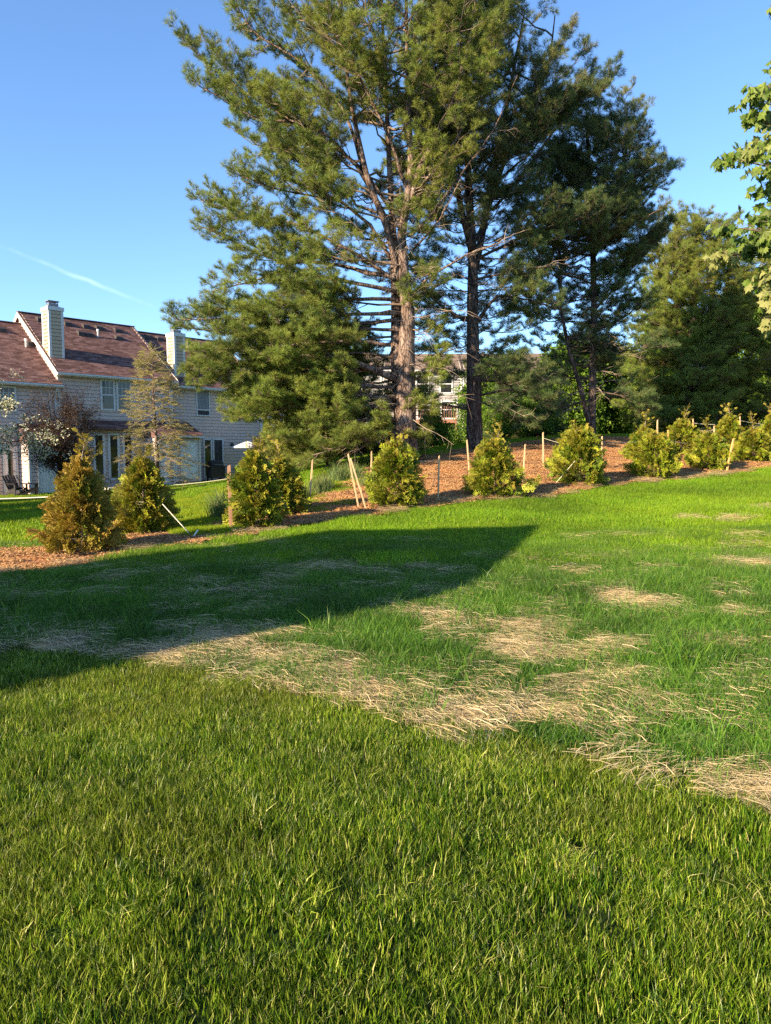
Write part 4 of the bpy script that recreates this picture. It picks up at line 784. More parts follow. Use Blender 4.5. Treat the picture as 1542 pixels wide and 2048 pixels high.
T1 = [(1505,185,0.085,42,.1),(1535,170,0.076,31,.1),(1500,225,0.057,25,.1),(1530,230,0.067,31,.3),(1470,300,0.085,37,.1),(1510,290,0.095,46,.4),(1440,310,0.048,18,.0),(1535,275,0.085,33,.4),(1530,330,0.095,33,.1),(1525,365,0.067,21,.1),(1535,410,0.085,37,.1),
      (1510,440,0.085,42,.05),(1480,490,0.085,54,.0),(1515,475,0.076,42,.1),(1435,508,0.057,37,.7),(1440,450,0.048,18,.1),(1535,470,0.076,31,.2),(1525,540,0.067,42,.75),(1537,580,0.076,46,.8),(1533,640,0.057,29,.8),(1540,10,0.038,10,.1),(1545,120,0.057,21,.1),(1560,300,0.142,42,.3),(1570,200,0.142,42,.2),(1580,430,0.142,42,.3),(1580,540,0.142,42,.5)]
for i, t in enumerate(T1): mlimb(2.6+1.9*max(0, (600-t[1])/600), [t], 8.0)
wood.build('branch', M['twig'], maple, True)
far_ = [(mb+np.array((g.gauss(.4, 1.), g.gauss(.3, 1.), 4.6+g.gauss(0, 1.3))), .2) for _ in range(1500)]
inv = [q for q in LP_]; g.shuffle(inv); keep = inv[:290]; rest = inv[290:]+far_
def leaf_rot():
    a = g.random()*2*PI; d = np.array((math.cos(a), math.sin(a), -.55-.7*g.random())); u = np.array((g.gauss(-.25, .5), g.gauss(-.5, .5), 1.)); return d, u
mats_t = {}
for q, t in keep:
    o = bpy.data.objects.new('leaf', g.choice(MLV)); C.objects.link(o); o.parent = maple; d, u = leaf_rot(); o.location = [float(c) for c in q-mb]; o.rotation_euler = [float(c) for c in mats2euler(frames(d[None], u[None]))[0]]; s = .65+.5*g.random(); o.scale = (s, s, s)
D_, U_ = zip(*[leaf_rot() for _ in rest]); scatter('leaves', 'maple', np.array([q for q, t in rest]), mats2euler(frames(np.array(D_), np.array(U_))), [.7+.5*g.random() for _ in rest], maple, [t for q, t in rest], origin=mb)

# ------------------------------------------------------------------ houses
class Frame:       # a facade: origin, direction of u (along the wall); v goes inward, w up
    def __init__(s, O, th): s.O = np.array(O, float); s.d = np.array((math.sin(th), math.cos(th))); s.n = np.array((-math.cos(th), math.sin(th))); s.rz = PI/2-th
    def uw(s, px, py, v):
        r = ray(px, py); t = ((s.O+s.n*v)@s.n)/(r[:2]@s.n); P = r*t; return (P[:2]-s.O)@s.d, P[2]+EYE
    def P(s, u, v, w): q = s.O+s.d*u+s.n*v; return np.array((q[0], q[1], w))
def laps(b, u0, u1, w0, w1, v, cut=None, step=.18, out=-1, axis='u'):
    """clapboards on a wall plane; cut(w)->(a,b) limits a gable"""
    n = int(math.ceil((w1-w0)/step))
    def pt(a, vv, w): return (a, vv, w) if axis == 'u' else (vv, a, w)
    for i in range(n):
        a = w0+i*step; c = min(a+step, w1); ua, ub = (u0, u1) if cut is None else cut(a); uc, ud = (u0, u1) if cut is None else cut(c)
        if ub-ua < .02: continue
        lo = v+out*.046; hi = v+out*.036; a2 = a+.032; rc = v+out*.002; b.quad(pt(ua, lo, a2), pt(ub, lo, a2), pt(ud, hi, c), pt(uc, hi, c)); b.quad(pt(ua, rc, a2), pt(ub, rc, a2), pt(ub, lo, a2), pt(ua, lo, a2)); b.quad(pt(ua, rc, a), pt(ub, rc, a), pt(ub, rc, a2), pt(ua, rc, a2)); b.quad(pt(ua, rc, a), pt(ub, rc, a), pt(ub, hi, a), pt(ua, hi, a))
def courses(b, u0, u1, v0, w0, v1, w1, step=.13, lift=.014):
    L = math.hypot(v1-v0, w1-w0); n = int(L/step); nv, nw = -(w1-w0)/L, (v1-v0)/L
    for i in range(n):
        a, c = i/n, (i+1)/n; va, wa = v0+(v1-v0)*a+nv*lift, w0+(w1-w0)*a+nw*lift; vc, wc = v0+(v1-v0)*c, w0+(w1-w0)*c; vb, wb = v0+(v1-v0)*a, w0+(w1-w0)*a
        b.quad((u0, va, wa), (u1, va, wa), (u1, vc, wc), (u0, vc, wc)); b.quad((u0, vb, wb), (u1, vb, wb), (u1, va, wa), (u0, va, wa))
def window(root, u0, u1, w0, w1, v, sash=True, cols=3, rows=2, glass='glass', curtain=False, trim='trim', name='window', fw=.09, meet=.5):
    f = MB(); f.box((u0, v-.085, w0), (u0+fw, v+.01, w1)); f.box((u1-fw, v-.085, w0), (u1, v+.01, w1)); f.box((u0+fw, v-.083, w1-fw), (u1-fw, v+.01, w1)); f.box((u0+fw, v-.085, w0), (u1-fw, v+.01, w0+fw*.9))
    m = w0+(w1-w0)*meet
    if sash: f.box((u0+fw, v-.078, m-.03), (u1-fw, v+.008, m+.03))
    fr = f.build(name, M[trim], root)
    p = MB(); p.box((u0+fw, v-.055, w0+fw*.9), (u1-fw, v-.048, m-.03 if sash else w1-fw)); p.build('pane', M['curtain' if curtain == 2 else glass], fr)
    if sash: p = MB(); p.box((u0+fw, v-.066, m+.03), (u1-fw, v-.060, w1-fw)); p.build('pane', M['curtain' if curtain else glass], fr)
    if cols:
        q = MB(); lo, hi = (m+.03, w1-fw) if sash else (w0+fw, w1-fw); W_ = u1-u0-2*fw
        for i in range(1, cols): q.box((u0+fw+W_*i/cols-.012, v-.074, lo), (u0+fw+W_*i/cols+.012, v-.067, hi))
        for i in range(1, rows): z = lo+(hi-lo)*i/rows; q.box((u0+fw, v-.076, z-.012), (u1-fw, v-.0672, z+.012))
        q.build('muntin', M[trim], fr)
    return fr
def panel_door(root, u0, u1, w0, w1, v, glassy=False, trim='trim'):
    f = MB(); f.box((u0-.09, v-.06, w0), (u0, v+.01, w1+.09)); f.box((u1, v-.06, w0), (u1+.09, v+.01, w1+.09)); f.box((u0, v-.058, w1), (u1, v+.01, w1+.09)); fr = f.build('door_frame', M[trim], root)
    d = MB(); d.box((u0, v-.03, w0), (u1, v+.005, w1)); dd = d.build('door', M['door'], root)
    if glassy: g_ = MB(); g_.box((u0+.14, v-.042, w0+.2), (u1-.14, v-.031, w1-.14)); g_.build('pane', M['glass'], dd)
    else:
        q = MB(); W_ = u1-u0
        for a, c in ((.10, .46), (.54, .90)):
            for z0, z1 in ((.06, .40), (.45, .78), (.83, .94)):
                x0, x1, y0, y1 = u0+W_*a, u0+W_*c, w0+(w1-w0)*z0, w0+(w1-w0)*z1
                q.box((x0, v-.044, y0), (x0+.02, v-.031, y1)); q.box((x1-.02, v-.044, y0), (x1, v-.031, y1)); q.box((x0+.02, v-.044, y0), (x1-.02, v-.031, y0+.02)); q.box((x0+.02, v-.044, y1-.02), (x1-.02, v-.031, y1))
        q.build('door_panel', M['door'], dd)
    h = MB(); h.tube([(u1-.08, v-.03, w0+1.0), (u1-.08, v-.09, w0+1.0)], [.012, .03], 8); h.build('handle', M['metal'], dd)
class Unit:
    def __init__(s, F, u0, u1, v0, g, eave, rise, half, label, siding='siding', shingle='shingle', cat='house', group='attached townhouses in a row', name='townhouse', left_gable=True, right_gable=True):
        s.F, s.u0, s.u1, s.v0, s.g = F, u0, u1, v0, g; s.root = r = empty(name, F.P(u0, v0, g), F.rz, label, cat, group); W_ = u1-u0; s.W = W_; e = eave-g; s.e = e; s.rise = rise; s.half = half; dp = half*2
        b = MB(); b.prism([(0, .05, -.6), (0, dp-.05, -.6), (0, dp-.05, e), (0, half, e+rise-.06), (0, .05, e)], (W_, 0, 0)) if False else None
        b = MB(); b.prism([(.03, .03, -.6), (.03, dp-.03, -.6), (.03, dp-.03, e+.10), (.03, half, e+rise+.0), (.03, .03, e+.10)], (W_-.06, 0, 0))
        laps(b, 0, W_, 0, e, 0)
        def cutg(w):
            if w <= e: return (0, dp)
            k = (w-e-.15)/rise*half; k = max(k, 0); return (k, dp-k)
        if left_gable: laps(b, 0, dp, 0, e+rise+.1, 0, cutg, axis='v')
        if right_gable: laps(b, 0, dp, 0, e+rise+.1, W_, cutg, out=1, axis='v')
        s.wall = b.build('wall', M[siding], r)
        o = .35; sl = rise/half; rf = MB(); ov = .16
        za = e-o*sl+.13*1; ru0, ru1 = -ov, W_+ov
        rf.prism([(ru0, -o, za), (ru0, half, e+rise+.13), (ru0, dp+o, za), (ru0, dp+o, za-.12), (ru0, half, e+rise+.01), (ru0, -o, za-.12)], (ru1-ru0, 0, 0))
        courses(rf, ru0-.005, ru1+.005, -o-.01, za+.004, half, e+rise+.134, lift=.016); courses(rf, ru0-.005, ru1+.005, dp+o+.01, za+.004, half, e+rise+.134)
        rf.box((ru0-.02, half-.12, e+rise+.12), (ru1+.02, half+.12, e+rise+.165)); s.roof = rf.build('roof', M[shingle], r)
        gt = MB(); gt.prism([(ru0, -o-.14, za-.02), (ru0, -o-.02, za-.02), (ru0, -o-.02, za-.15), (ru0, -o-.10, za-.15), (ru0, -o-.15, za-.08)], (ru1-ru0, 0, 0)); gt.build('gutter', M['trim'], r)
        sf = MB(); sf.box((ru0+.02, -o+.0, za-.16), (ru1-.02, -.03, za-.125)); sf.build('soffit', M['trim'], r)
        for uu, ok in ((ru0-.03, left_gable), (ru1, right_gable)):
            if ok: rk = MB(); rk.prism([(uu, -o-.05, za-.20), (uu, -o-.05, za+.02), (uu, half, e+rise+.12), (uu, dp+o+.05, za+.02), (uu, dp+o+.05, za-.20), (uu, half, e+rise-.12)], (.03, 0, 0)); rk.build('rake_board', M['trim_cream'], r)
        for uu in (-.02, W_-.08): cb = MB(); cb.box((uu, -.055, 0), (uu+.10, .0, e-.03)); cb.build('corner_board', M['trim'], r)
        s.za, s.sl, s.o = za, sl, o
    def loc(s, px, py, v=0):
        u, w = s.F.uw(px, py, s.v0+v); return u-s.u0, w-s.g
    def rect(s, x0, y0, x1, y1, v=0):
        a = s.loc(x0, y0, v); b = s.loc(x1, y1, v); c = s.loc(x0, y1, v); d = s.loc(x1, y0, v); return a[0], b[0], (c[1]+b[1])/2, (a[1]+d[1])/2
    def roofpt(s, px, py):     # where a photo ray meets the front slope
        lo, hi = -s.o, s.half
        def f(v): u, w = s.loc(px, py, v); return w-(s.za+(v+s.o)*s.sl)
        best = min(np.linspace(lo, hi, 200), key=lambda v: abs(f(v))); u, w = s.loc(px, py, best); return u, best, w
    def vent(s, px, py, kind='box'):
        u, v, w = s.roofpt(px, py)
        m = MB()
        if kind == 'box': m.prism([(u-.16, v-.17, w-.10), (u-.16, v-.17, w+.10), (u-.16, v-.10, w+.16), (u-.16, v+.2, w+.22), (u-.16, v+.2, w+.1)], (.36, 0, 0)); m.build('roof_vent', M['vent'], s.root)
        else: m.tube([(u, v, w-.1), (u, v, w+.30)], .045, 8); m.tube([(u, v, w+.30), (u, v, w+.42)], .075, 8); m.build('vent_pipe', M['trim'], s.root)
    def chimney(s, x0, y0, x1, y1, ytop, depth=.8, siding='siding_beige'):
        u0, v, w = s.roofpt(x0, y0); u1, v1, _ = s.roofpt(x1, y1); v = (v+v1)/2; u1 = max(u1, u0+.6); top = s.loc(x0, ytop, v)[1]; base = w-.25; t = .09
        b = MB(); b.box((u0+.02, v+.02, base), (u1-.02, v+depth-.02, top)); laps(b, u0, u1, base, top, v+.01); laps(b, v, v+depth, base, top, u0+.01, axis='v'); laps(b, v, v+depth, base, top, u1-.01, out=1, axis='v'); c = b.build('chimney', M[siding], s.root)
        q = MB()
        for uu, vv in ((u0, v), (u1, v), (u0, v+depth), (u1, v+depth)): q.box((uu-.035-.05*(uu == u1), vv-.035-.05*(vv != v), base), (uu+.035+.05*(uu == u0), vv+.035+.05*(vv == v), top))
        q.box((u0-.07, v-.07, top-.02), (u1+.07, v+depth+.07, top+.16)); q.build('chimney_trim', M['trim'], c)
        k = MB(); um, vm = (u0+u1)/2, v+depth/2
        k.prism([(um-.30, vm-.26, top+.16), (um+.30, vm-.26, top+.16), (um+.30, vm+.26, top+.16), (um-.30, vm+.26, top+.16)], (0, 0, .06)); k.box((um-.23, vm-.2, top+.22), (um+.23, vm+.2, top+.36))
        for a in (-.22, .19):
            for c2 in (-.19, .16): k.box((um+a, vm+c2, top+.36), (um+a+.03, vm+c2+.03, top+.45))
        k.box((um-.27, vm-.23, top+.45), (um+.27, vm+.23, top+.49)); k.build('chimney_cap', M['metal'], c)
    def closet(s, x0, x1, ytop, depth=1.2, doors=()):
        """little projecting storage room with a lean-to roof"""
        a = s.loc(x0, 900, -depth)[0]; b_ = s.loc(x1, 900, -depth)[0]; h = s.loc((x0+x1)/2, ytop, -depth)[1]; b = MB(); b.box((a+.03, -depth+.03, -.5), (b_-.03, -.0, h)); laps(b, a, b_, 0, h, -depth); laps(b, -depth, 0, 0, h, b_, out=1, axis='v'); laps(b, -depth, 0, 0, h, a, axis='v')
        c = b.build('storage_closet', M['siding'], s.root); r = MB(); rr = .78
        r.prism([(a-.1, -depth-.25, h-.02), (a-.1, -depth-.25, h+.08), (a-.1, -.0, h+rr+.08), (a-.1, -.0, h-.02)], (b_-a+.2, 0, 0)); courses(r, a-.12, b_+.12, -depth-.27, h+.085, 0, h+rr+.09); r.build('closet_roof', M['shingle'], c)
        t = MB(); t.box((a-.12, -depth-.33, h-.04), (b_+.12, -depth-.255, h+.07)); 
        for uu in (a-.02, b_-.08): t.box((uu, -depth-.045, 0), (uu+.10, -depth, h-.03))
        t.build('closet_trim', M['trim'], c)
        for x_0, x_1, y0, y1 in doors:
            u0, u1, w0, w1 = s.rect(x_0, y0, x_1, y1, -depth); panel_door(c, u0, u1, max(w0, .05), w1, -depth-.02)
FA = Frame((-15.994, 35.554), R(44.656))
A = Unit(FA, -6.3, -.02, 0, -.42, 5.0, 3.24, 4.56, 'left townhouse, cut by the picture edge, glass door on its patio', right_gable=False)
B = Unit(FA, .02, 6.12, 0, -.15, 5.60, 3.24, 4.56, 'middle townhouse with the tall chimney and paired upper windows')
Cc = Unit(FA, 6.16, 12.35, .35, .02, 5.41, 3.24, 4.56, 'right townhouse with smaller chimney and single upper window', left_gable=False)
window(A.root, *A.rect(-22, 771, 33, 823), 0, cols=4, rows=2, curtain=True)
window(B.root, *B.rect(199, 759, 230, 821), 0); window(B.root, *B.rect(231, 761, 263, 823), 0)
window(Cc.root, *Cc.rect(391, 777, 419, 832), 0, cols=0, curtain=True, glass='screen', fw=.06, meet=.22)
u0, u1, w0, w1 = A.rect(3, 896, 36, 985); panel_door(A.root, u0+.1, u1-.05, max(w0, .12), w1, -.02, glassy=True)
A.closet(57, 140, 884, doors=[(78, 121, 918, 988)])
B.closet(311, 348, 874, 1.15, doors=[(318, 336, 886, 972)])
Cc.closet(350, 400, 874, 1.5, doors=[(363, 392, 884, 958)])
for x0, x1 in ((184, 211), (214, 240), (243, 268)):
    u0, u1, w0, w1 = B.rect(x0, 866, x1, 960); window(B.root, u0, u1, max(w0, .15), w1, 0, sash=False, cols=0, name='patio_door', fw=.12)
for x0, x1 in ((405, 424), (424, 447)):
    u0, u1, w0, w1 = Cc.rect(x0, 877, x1, 958); window(Cc.root, u0, u1, max(w0, .12), w1, 0, sash=False, cols=0, name='patio_door', fw=.09, glass='glass' if x0 == 405 else 'screen')
# lean-to strip of roof over the middle patio doors
u0, u1, w0, w1 = B.rect(175, 848, 305, 860, -.4); m = MB(); m.prism([(u0, -.55, w0+.0), (u0, -.55, w0+.09), (u0, 0, w0+.5), (u0, 0, w0-.02)], (u1-u0, 0, 0)); courses(m, u0-.02, u1+.02, -.57, w0+.095, 0, w0+.51); m.build('porch_roof', M['shingle'], B.root)
B.chimney(100.5, 714, 128, 717, 619); Cc.chimney(349.5, 752, 369.5, 755, 671, .75)
for px_, py_ in ((80,642),(134,650),(171,655),(197,658),(234,663),(161,669),(176,671),(236,678)): B.vent(px_, py_)
B.vent(196, 674, 'pipe'); A.vent(52, 694, 'pipe'); A.vent(61, 690); A.vent(3, 662); Cc.vent(284, 677); Cc.vent(318, 680); Cc.vent(376, 697, 'pipe'); Cc.vent(296, 676)
for U, x_, y0, y1 in ((A, 114, 770, 900), (B, 343, 764, 865), (Cc, 513, 800, 880)):
    u = U.W-.16 if U is not A else U.W-.12; m = MB(); m.tube([(u, -U.o-.08, U.za-.14), (u, -U.o-.02, U.za-.22), (u, -.09, U.za-.5), (u, -.09, .25), (u, -.2, .1)], .042, 6); m.build('downspout', M['trim'], U.root)
lm = MB(); u, w = Cc.loc(462, 888); lm.tube([(u, -.01, w), (u, -.10, w)], .05, 8); lm.tube([(u, -.12, w-.14), (u, -.12, w-.04), (u, -.12, w+.10)], [.06, .10, .03], 8); lm.build('wall_lamp', M['dark'], Cc.root)
# patio slabs
for U, u0, u1, dpt, nm in ((A, -3.5, 6.0, 3.0, 'patio'), (B, 1.2, 4.6, 2.6, 'patio'), (Cc, 1.8, 6.0, 2.6, 'patio')):
    m = MB(); m.box((u0, -dpt, -.25), (u1, -.03, .04)); o = m.build('patio', M['concrete'], None); o.location = U.root.location; o.rotation_euler = U.root.rotation_euler; o['kind'] = 'structure'

# grey houses behind the pines
FB = Frame((at(530, 900, 51)[0], 52.5), R(92))
for k, (u0, u1, lab) in enumerate(((0, 8.2, 'grey house row behind the tallest pine, left part'), (8.3, 13.9, 'pale grey house seen between the first and second pines'), (14.0, 21.6, 'pale grey house seen right of the second pine'))):
    U = Unit(FB, u0, u1, 0, 2.05, 7.45, 1.5, 4.0, lab, siding='siding_white', shingle='shingle_tan', group='houses behind the pines', name='house')
    W_ = U.W
    for a in (.12, .42, .72): window(U.root, W_*a, W_*a+.95, 3.75, 5.1, 0, cols=0); window(U.root, W_*a+.1, W_*a+1.3, 1.95, 3.25, 0, cols=0)
    bs = MB(); bs.box((.2, -.07, -.4), (W_-.2, -.03, 1.35)); bs.build('basement_wall', M['dark'], U.root)
    if k:
        d = MB(); d.box((.3, -3.0, 1.55), (W_-.5, -.08, 1.75)); dk = d.build('deck', M['wood_deck'], U.root); q = MB()
        for i in range(4): x_ = .35+(W_-.95)*i/3; q.box((x_, -2.98, -.4), (x_+.12, -2.86, 1.55)); q.box((x_, -2.98, 1.75), (x_+.1, -2.88, 2.8))
        q.build('deck_post', M['wood_deck'], dk); q = MB(); q.box((.3, -3.0, 2.72), (W_-.5, -2.9, 2.79)); q.build('hand_rail', M['trim'], dk); n_ = int((W_-.8)/.16)
        q = MB(); [q.box((.4+.16*i, -2.96, 1.75), (.44+.16*i, -2.93, 2.72)) for i in range(n_)]; bl = q.build('baluster', M['wood_deck' if k == 1 else 'trim'], dk); bl['kind'] = 'stuff'
FR = Frame((at(1225, 900, 64)[0], 66), R(88))
U = Unit(FR, 0, 13, 0, 2.6, 5.6, 1.9, 4.5, 'low beige house glimpsed between the right-hand pines', siding='siding_beige', shingle='shingle_tan', group='houses behind the pines', name='house')
for a in (1, 4, 7.5, 10.5): window(U.root, a, a+1.2, 1.1, 2.4, 0, cols=0)
FS = Frame((at(1212, 865, 47)[0], 47), R(90)); U = Unit(FS, 0, 2.6, 0, H(FS.O[0], 47)-.1, H(FS.O[0], 47)+1.0, .55, 1.2, 'small white shed on the far grass right of the third pine', siding='siding_white', shingle='shingle_tan', cat='shed', name='garden_shed')
del U.root['group']
# the neighbouring house outside the picture on the left, whose gable throws the long shadow over the lawn
dS = np.array((math.cos(SUN_AZ), math.sin(SUN_AZ))); nS = np.array((-dS[1], dS[0])); tE = math.tan(SUN_EL)
Sn, Sf, Sa = ground(885, 1178), ground(690, 1076), ground(1075, 1060); he = 5.4
an, af, aa = Sn[:2]@dS, Sf[:2]@dS, Sa[:2]@dS; pn, pf, pa = 5.3, 9.95, Sa[:2]@nS; base = min(an, af)-(he-.1)/tE
hgt = {'n': (an-base)*tE+Sn[2], 'f': (af-base)*tE+Sf[2], 'a': (aa-base)*tE+Sa[2]}
nb = empty('neighbouring_house', (*(dS*base+nS*pn), 0), math.atan2(dS[1], dS[0]), 'house left of the lawn whose gable shadow crosses the grass', 'house'); wF = pf-pn
m = MB(); Lh = 9; pr = [(0, 0, -.5), (0, wF, -.5), (0, wF, hgt['f']), (0, pa-pn, hgt['a']), (0, 0, hgt['n'])]; m.prism(pr, (-Lh, 0, 0))
laps(m, 0, wF, 0, min(hgt['n'], hgt['f']), 0, out=1, axis='v'); laps(m, -Lh, 0, 0, hgt['n'], 0, out=-1); m.build('wall', M['siding'], nb)
m = MB(); m.prism([(.05, -.03, hgt['n']+.0), (.05, pa-pn, hgt['a']+.03), (.05, wF+.03, hgt['f']), (.05, wF+.03, hgt['f']+.1), (.05, pa-pn, hgt['a']+.13), (.05, -.03, hgt['n']+.1)], (-Lh-.1, 0, 0)); m.build('roof', M['shingle'], nb)
for a in (-2.4, -5.5): window(nb, a-1.1, a, 1.0, 2.3, -.03); window(nb, a-1.1, a, 3.6, 4.8, -.03)
print('neigh', base, pn, pf, pa, hgt)
for n_, a_2, h_, lab in ((19, -3, 4.2, 'round tree left of the back lawn, nearest of three'), (24, -2.5, 5.3, 'round tree left of the back lawn, middle of three'), (30, -2.5, 6.2, 'round tree left of the back lawn, farthest of three')):
    c = nS*n_+dS*a_2; D = c[1]; gz = H(c[0], c[1]); p0 = proj(np.array((c[0], c[1], gz))); p1 = proj(np.array((c[0], c[1], gz+h_)))
    simple_tree('deciduous_tree', lab, (float(p0[0]), float(p0[1])), D, (float(p1[0]), float(p1[1])), 2.3*F_PX/D, 140+n_, 'leaf_green', 26, 26, 'bark_dark', trunk_r=.12, low=.1, group='trees left of the back lawn', spsc=2.2, sigma=.8)

# ------------------------------------------------------------------ stakes, posts, ropes
def gp(px, py, D=None):
    if D is None: return ground(px, py)
    p = at(px, py, D); p[2] = H(p[0], p[1]); return p
STK = [((617,1029),(625,920),None,'stake','pale stake standing alone between shrub pair and crossed stakes',.030),
 ((718,1019),(696,908),None,'stake','left one of two stakes crossing at their tops',.028),((733,1021),(701,917),None,'stake','right one of two stakes crossing at their tops',.028),
 ((741,992),(743,903),None,'stake','stake just left of the shrub before the tallest pine',.028),((876,1004),(878,912),None,'stake','stake in the open mulch right of the tallest pine',.030),
 ((939,952),(934,880),None,'stake','stake rising behind the shrub before the second pine',.030),((1046,973),(1050,889),None,'stake','front stake right of the second pine',.030),
 ((1087,937),(1086,865),None,'stake','rear stake right of the second pine',.032),((1204,942),(1204,873),None,'stake','pale stake in open mulch before the third pine',.034),
 ((1314,905),(1315,840),24.5,'stake','pale stake above the first shrubs right of open mulch',.034),((1388,905),(1386,838),25.5,'stake','stake behind the two middle right-hand shrubs',.034),
 ((1430,910),(1428,852),25,'stake','stake left of the clear plastic tube, behind shrubs',.034),((1480,900),(1480,833),27,'stake','stake just right of the clear plastic tube',.034),
 ((1523,905),(1523,858),26.5,'stake','short stake between the last two shrubs',.034),((1536,894),(1541,846),None,'stake','pale stake at the right picture edge',.034),
 ((1453,946),(1467,877),None,'stake_orange','orange stake leaning right before the back row shrubs',.044),((1336,900),(1336,860),24.5,'stake_orange','short orange-brown stake beside the back row shrub',.036),
 ((462,1064),(458,931),None,'post','thick reddish brown post with a chipped top',.060)]
TOP = []
for (b0, b1), (t0, t1), D, mt, lab, w in STK:
    p = gp(b0, b1, D); top = at(t0, t1, p[1]); nm = 'wooden_post' if mt == 'post' else 'wooden_stake'; d = top-p; p = p-d*.06
    m = MB(); e = (top-p); n = 6; pts = [e*i/n+np.array((random.gauss(0, .002), 0, 0)) for i in range(n+1)]
    for i in range(n): pass
    x = np.array((1, .3, 0)); x /= np.linalg.norm(x); y = np.array((-x[1], x[0], 0)); V = []
    for i, q in enumerate(pts):
        k = w/2*(1 if i < n else .82); tilt = (.012 if i == n else 0); V += [q+x*k*a+y*k*c+np.array((0, 0, tilt*a)) for a, c in ((-1,-1),(1,-1),(1,1),(-1,1))]
    Fq = [(i*4+j, i*4+(j+1) % 4, (i+1)*4+(j+1) % 4, (i+1)*4+j) for i in range(n) for j in range(4)]+[(3,2,1,0), (n*4, n*4+1, n*4+2, n*4+3)]
    m.add(V, Fq); me = m.mesh(nm, M[mt]); o = bpy.data.objects.new(nm, me); C.objects.link(o); o.location = [float(c) for c in p]
    tagit(o, lab, 'post' if mt == 'post' else 'stake', None if mt == 'post' else 'wooden stakes along the mulch bed'); TOP.append((p, top))
    if mt == 'post': o['label'] = lab
def rope(a, b, sag, lab, r=.004):
    a = np.array(a, float); b = np.array(b, float); pts = [a+(b-a)*i/10-np.array((0, 0, sag*math.sin(PI*i/10))) for i in range(11)]; m = MB(); m.tube([q-a for q in pts], r, 5); me = m.mesh('rope', M['rope']); o = bpy.data.objects.new('rope', me); C.objects.link(o); o.location = [float(c) for c in a]; tagit(o, lab, 'rope', 'ropes strung between stakes and shrubs')
S = lambda i: SD[i]
rope(at(-60, 999, S(0)), at(168, 990, S(0)), .01, 'white rope from left edge to the rusty shrub', .009)
rope(at(290, 972, S(1)), at(458, 957, TOP[17][0][1]), .03, 'rope from the pegged shrub to the brown post')
rope(at(325, 1008, S(1)-.4), at(384, 1073, ground(384, 1076)[1]), 0, 'taut pale guy rope running down to a white peg', .009)
rope(at(800, 921, S(4)), at(878, 921, TOP[4][0][1]), .01, 'level rope from tallest-pine shrub to the open mulch stake')
rope(at(878, 922, TOP[4][0][1]), at(866, 968, TOP[4][0][1]+.6), 0, 'short rope slanting down from the open mulch stake')
rope(at(1000, 907, S(5)), at(1050, 899, TOP[6][0][1]), .01, 'rope from second-pine shrub to the front stake')
rope(at(1086, 876, TOP[7][0][1]), at(1150, 892, S(6)), .02, 'rope from rear stake sloping to the next shrub')
rope(at(1150, 922, S(6)-.5), at(1110, 968, ground(1110, 970)[1]), 0, 'guy rope slanting to the mulch left of its shrub', .008)
rope(at(1160, 886, S(6)), at(1204, 883, TOP[8][0][1]), .01, 'rope joining shrub and pale stake in open mulch')
rope(at(1204, 883, TOP[8][0][1]), at(1290, 882, S(8)), .04, 'sagging rope right of the pale stake')
rope(at(1300, 868, S(8)), at(1388, 888, 24.5), .06, 'rope dipping between right-hand shrubs')
rope(at(1386, 846, 25.5), at(1430, 849, 25), .01, 'rope between two rear stakes on the right')
rope(at(1480, 841, 27), at(1540, 850, 27), .02, 'rope near the right picture edge')
g0 = ground(384, 1080); a = at(396, 1060, g0[1]); b_ = at(384, 1077, g0[1]); m = MB(); d = b_-a; m.bar((0, 0, 0), d*.9, .05, .02); m.bar(d*.9+np.array((-.035, 0, .012)), d*.9+np.array((.03, 0, -.02)), .05, .03); me = m.mesh('rope_peg', M['white_plastic']); o = bpy.data.objects.new('rope_peg', me); C.objects.link(o); o.location = [float(c) for c in a]; tagit(o, 'white peg holding the guy rope in the mulch', 'peg')
pts = [ground(*q)+np.array((0, 0, .06)) for q in ((120,1107),(135,1112),(150,1110),(163,1103),(180,1096))]; pts[0][2] += .08; m = MB(); m.tube([q-pts[0] for q in pts], .008, 5); me = m.mesh('cord', M['rope']); o = bpy.data.objects.new('cord', me); C.objects.link(o); o.location = [float(c) for c in pts[0]]; tagit(o, 'loose cord lying on mulch at the rusty shrub', 'cord')
# clear plastic tube round a seedling
p = gp(1473, 905, 26); m = MB(); top = at(1474, 858, 26); m.tube([(0, 0, 0), (0, 0, (top-p)[2])], .10, 12, False); mt = bpy.data.materials.new('tube_plastic'); mt.use_nodes = True; bb_ = mt.node_tree.nodes['Principled BSDF']; bb_.inputs['Base Color'].default_value = (.55, .66, .6, 1); bb_.inputs['Alpha'].default_value = .55; bb_.inputs['Roughness'].default_value = .3
tr_ = empty('tree_guard', p, 0, 'translucent plastic tube guarding a seedling in the bed', 'tree guard'); m.build('tube', mt, tr_, True); m = MB(); [m.tube([(random.gauss(0, .03), random.gauss(0, .03), 0), (random.gauss(0, .05), random.gauss(0, .05), .7)], [.008, .004], 4) for _ in range(5)]; m.build('stem', M['leaf_green'], tr_)

